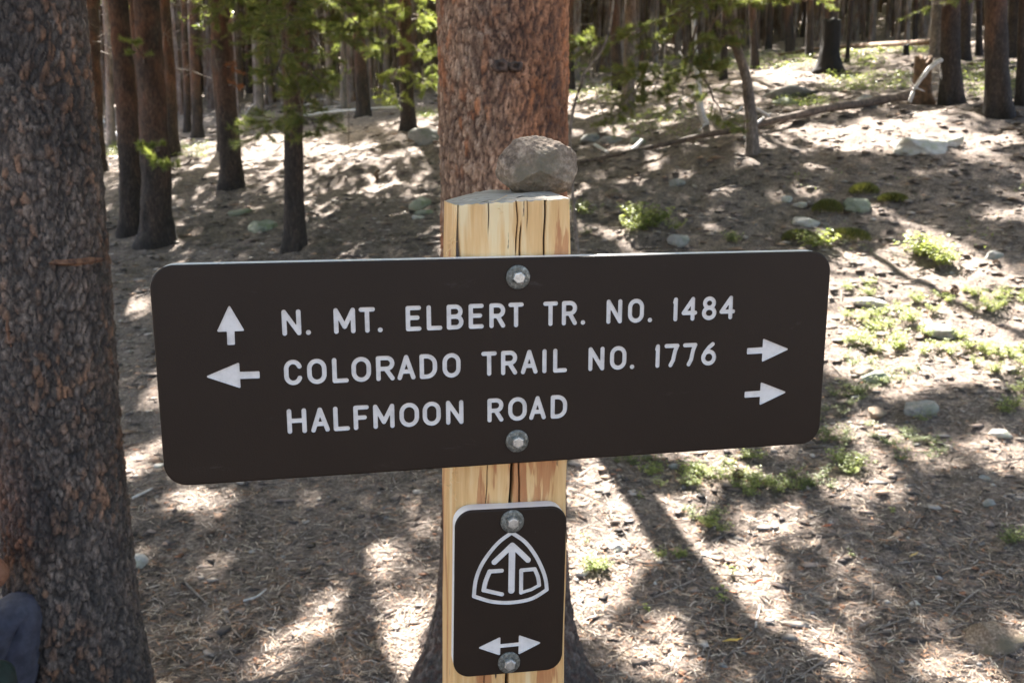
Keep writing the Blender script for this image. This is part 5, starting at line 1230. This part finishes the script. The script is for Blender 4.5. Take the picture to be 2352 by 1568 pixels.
# ------------------------------------------------------------------ seated hiker at the left edge, and the pack
simple('skin', (.19, .08, .045), .55, 0, 90, (.26, .12, .07), .3); simple('grey_cloth', (.045, .045, .062), .85, 0, 30, (.085, .085, .115), .6); simple('shirt_cloth', (.30, .30, .33), .85)
simple('hair', (.05, .03, .02), .7); simple('shoe', (.02, .16, .15), .6); simple('pack_cloth', (.006, .016, .014), .7, 0, 50, (.012, .03, .026), .3); simple('teal_strap', (.01, .13, .11), .6); simple('buckle', (.55, .45, .36), .45)
def skin_obj(name, pts, edges, radii, matn, parent, root_i=0, sub=2, kinds=None):
    me = bpy.data.meshes.new(name); me.from_pydata([tuple(p) for p in pts], edges, []); o = bpy.data.objects.new(name, me); COL.objects.link(o); o.parent = parent
    md = o.modifiers.new('skin', 'SKIN'); lay = me.skin_vertices[0] if me.skin_vertices else None
    if lay is None:
        bm = bmesh.new(); bm.from_mesh(me); bm.verts.layers.skin.verify(); bm.to_mesh(me); bm.free(); lay = me.skin_vertices[0]
    for k, r in enumerate(radii): lay.data[k].radius = (r, r) if not hasattr(r, '__len__') else r; lay.data[k].use_root = (k == root_i)
    md.use_smooth_shade = True; sb = o.modifiers.new('sub', 'SUBSURF'); sb.levels = sub; sb.render_levels = sub
    me.materials.append(M[matn])
    if 'cloth' in matn:
        tx = bpy.data.textures.new('folds', 'CLOUDS'); tx.noise_scale = .11; dm = o.modifiers.new('folds', 'DISPLACE'); dm.texture = tx; dm.strength = .018; sb.levels = sb.render_levels = 4
    return o
ho = Vector((-1.56, 1.95, Hs(-1.56, 1.95)))
per = link('person', None, None, ho, label='hiker sitting at the left edge in grey trousers, only a knee and elbow in view', cat='person')
def L_(x, y, z): return (x + 1.56, y - 1.95, z)
pts = [L_(-1.56, 1.95, .20), L_(-1.54, 1.95, .38), L_(-1.50, 1.95, .56), L_(-1.47, 1.95, .70), L_(-1.45, 1.95, .79), L_(-1.43, 1.95, .86), L_(-1.42, 1.95, .97), L_(-1.43, 1.95, 1.03),
       L_(-1.48, 2.12, .70), L_(-1.197, 1.985, .655), L_(-1.30, 1.97, .80), L_(-1.34, 1.965, .85),
       L_(-1.48, 1.78, .70), L_(-1.42, 1.74, .44), L_(-1.24, 1.80, .38), L_(-1.20, 1.82, .38),
       L_(-1.52, 2.06, .20), L_(-1.24, 2.20, .50), L_(-1.34, 2.14, .10), L_(-1.52, 1.86, .20), L_(-1.27, 1.945, .46), L_(-1.40, 1.89, .10)]
E_ = [(0, 1), (1, 2), (2, 3), (3, 4), (4, 5), (5, 6), (6, 7), (3, 8), (8, 9), (9, 10), (10, 11), (3, 12), (12, 13), (13, 14), (14, 15), (0, 16), (16, 17), (17, 18), (0, 19), (19, 20), (20, 21)]
rr = [.12, .11, .12, .10, .055, .06, .085, .06, .06, .042, .030, .026, .06, .042, .030, .026, .06, .036, .034, .06, .036, .034]
skin_obj('body', pts, E_, rr, 'skin', per)
for (c, d0) in ((L_(-1.345, 1.965, .86), Vector((-.2, 0, 1))), (L_(-1.19, 1.825, .38), Vector((1, .1, -.1)))):
    for f in range(5):
        a = Vector(c); sp2 = Vector((0, 1, 0)) * (.017 * (f - 2)); l = (.05, .065, .07, .065, .05)[f] if f else .045
        q1 = a + d0.normalized() * .03 + sp2; q2 = q1 + (d0.normalized() + Vector((0, 0, -.25))).normalized() * l * .6; q3 = q2 + (d0.normalized() + Vector((-.2, 0, -.6))).normalized() * l * .4
        skin_obj('finger', [a, q1, q2, q3], [(0, 1), (1, 2), (2, 3)], [.012, .009, .008, .006], 'skin', per, 0, 1)
skin_obj('trousers', [L_(-1.56, 1.95, .20), L_(-1.53, 1.86, .20), L_(-1.262, 1.945, .475), L_(-1.40, 1.89, .16), L_(-1.53, 2.05, .20), L_(-1.25, 2.20, .51), L_(-1.34, 2.14, .16), L_(-1.56, 1.95, .34), L_(-1.36, 1.90, .37), L_(-1.240, 1.93, .44)],
         [(0, 1), (1, 8), (8, 2), (2, 9), (9, 3), (0, 4), (4, 5), (5, 6), (0, 7)], [.15, .11, .062, .060, .11, .07, .06, .14, .084, .066], 'grey_cloth', per)
skin_obj('shirt', [L_(-1.55, 1.95, .32), L_(-1.51, 1.95, .54), L_(-1.47, 1.95, .70), L_(-1.48, 2.12, .70), L_(-1.37, 2.06, .69), L_(-1.48, 1.78, .70), L_(-1.45, 1.755, .58)], [(0, 1), (1, 2), (2, 3), (3, 4), (2, 5), (5, 6)], [.15, .15, .12, .075, .058, .075, .058], 'shirt_cloth', per)
hm = rock_mesh('hair', 3, .10, .095, .09, 3, 'hair', .02, .04); link('hair', hm, per, L_(-1.45, 1.95, 1.02))
for (x, y) in ((-1.36, 1.86), (-1.30, 2.12)): link('shoe', rock_mesh('shoe', 7, .14, .05, .05, 3, 'shoe', .03, .03), per, L_(x, y, .05))
bp = Vector((-1.235, 1.80, Hs(-1.235, 1.80)))
pk = link('backpack', None, None, bp, label='dark green backpack leaning at the foot of the massive left trunk', cat='backpack')
bm = bmesh.new(); bmesh.ops.create_cube(bm, size=1)
for v in bm.verts: v.co = Vector((v.co.x * .26, v.co.y * .18, v.co.z * .54)) + Vector((0, 0, .27))
bmesh.ops.bevel(bm, geom=bm.edges[:], offset=.055, segments=4, affect='EDGES', profile=.6)
me = bpy.data.meshes.new('pack_body'); bm.to_mesh(me); bm.free(); me.materials.append(M['pack_cloth']); me.polygons.foreach_set('use_smooth', np.ones(len(me.polygons), bool)); link('pack_body', me, pk)
bm = bmesh.new(); bmesh.ops.create_cube(bm, size=1)
for v in bm.verts: v.co = Vector((v.co.x * .20, v.co.y * .07, v.co.z * .20)) + Vector((0, -.11, .13))
bmesh.ops.bevel(bm, geom=bm.edges[:], offset=.028, segments=3, affect='EDGES')
me = bpy.data.meshes.new('front_pocket'); bm.to_mesh(me); bm.free(); me.materials.append(M['pack_cloth']); link('front_pocket', me, pk)
mb = MB(); mb.tube([(.00, -.08, .52), (.05, -.11, .53), (.11, -.08, .52), (.135, -.04, .47)], .007, 6); link('strap', mb.build('strap', 'teal_strap', True), pk)
mb = MB(); mb.tube([(.085, -.11, .52), (.09, -.112, .49)], .012, 8); link('buckle', mb.build('buckle', 'buckle'), pk)
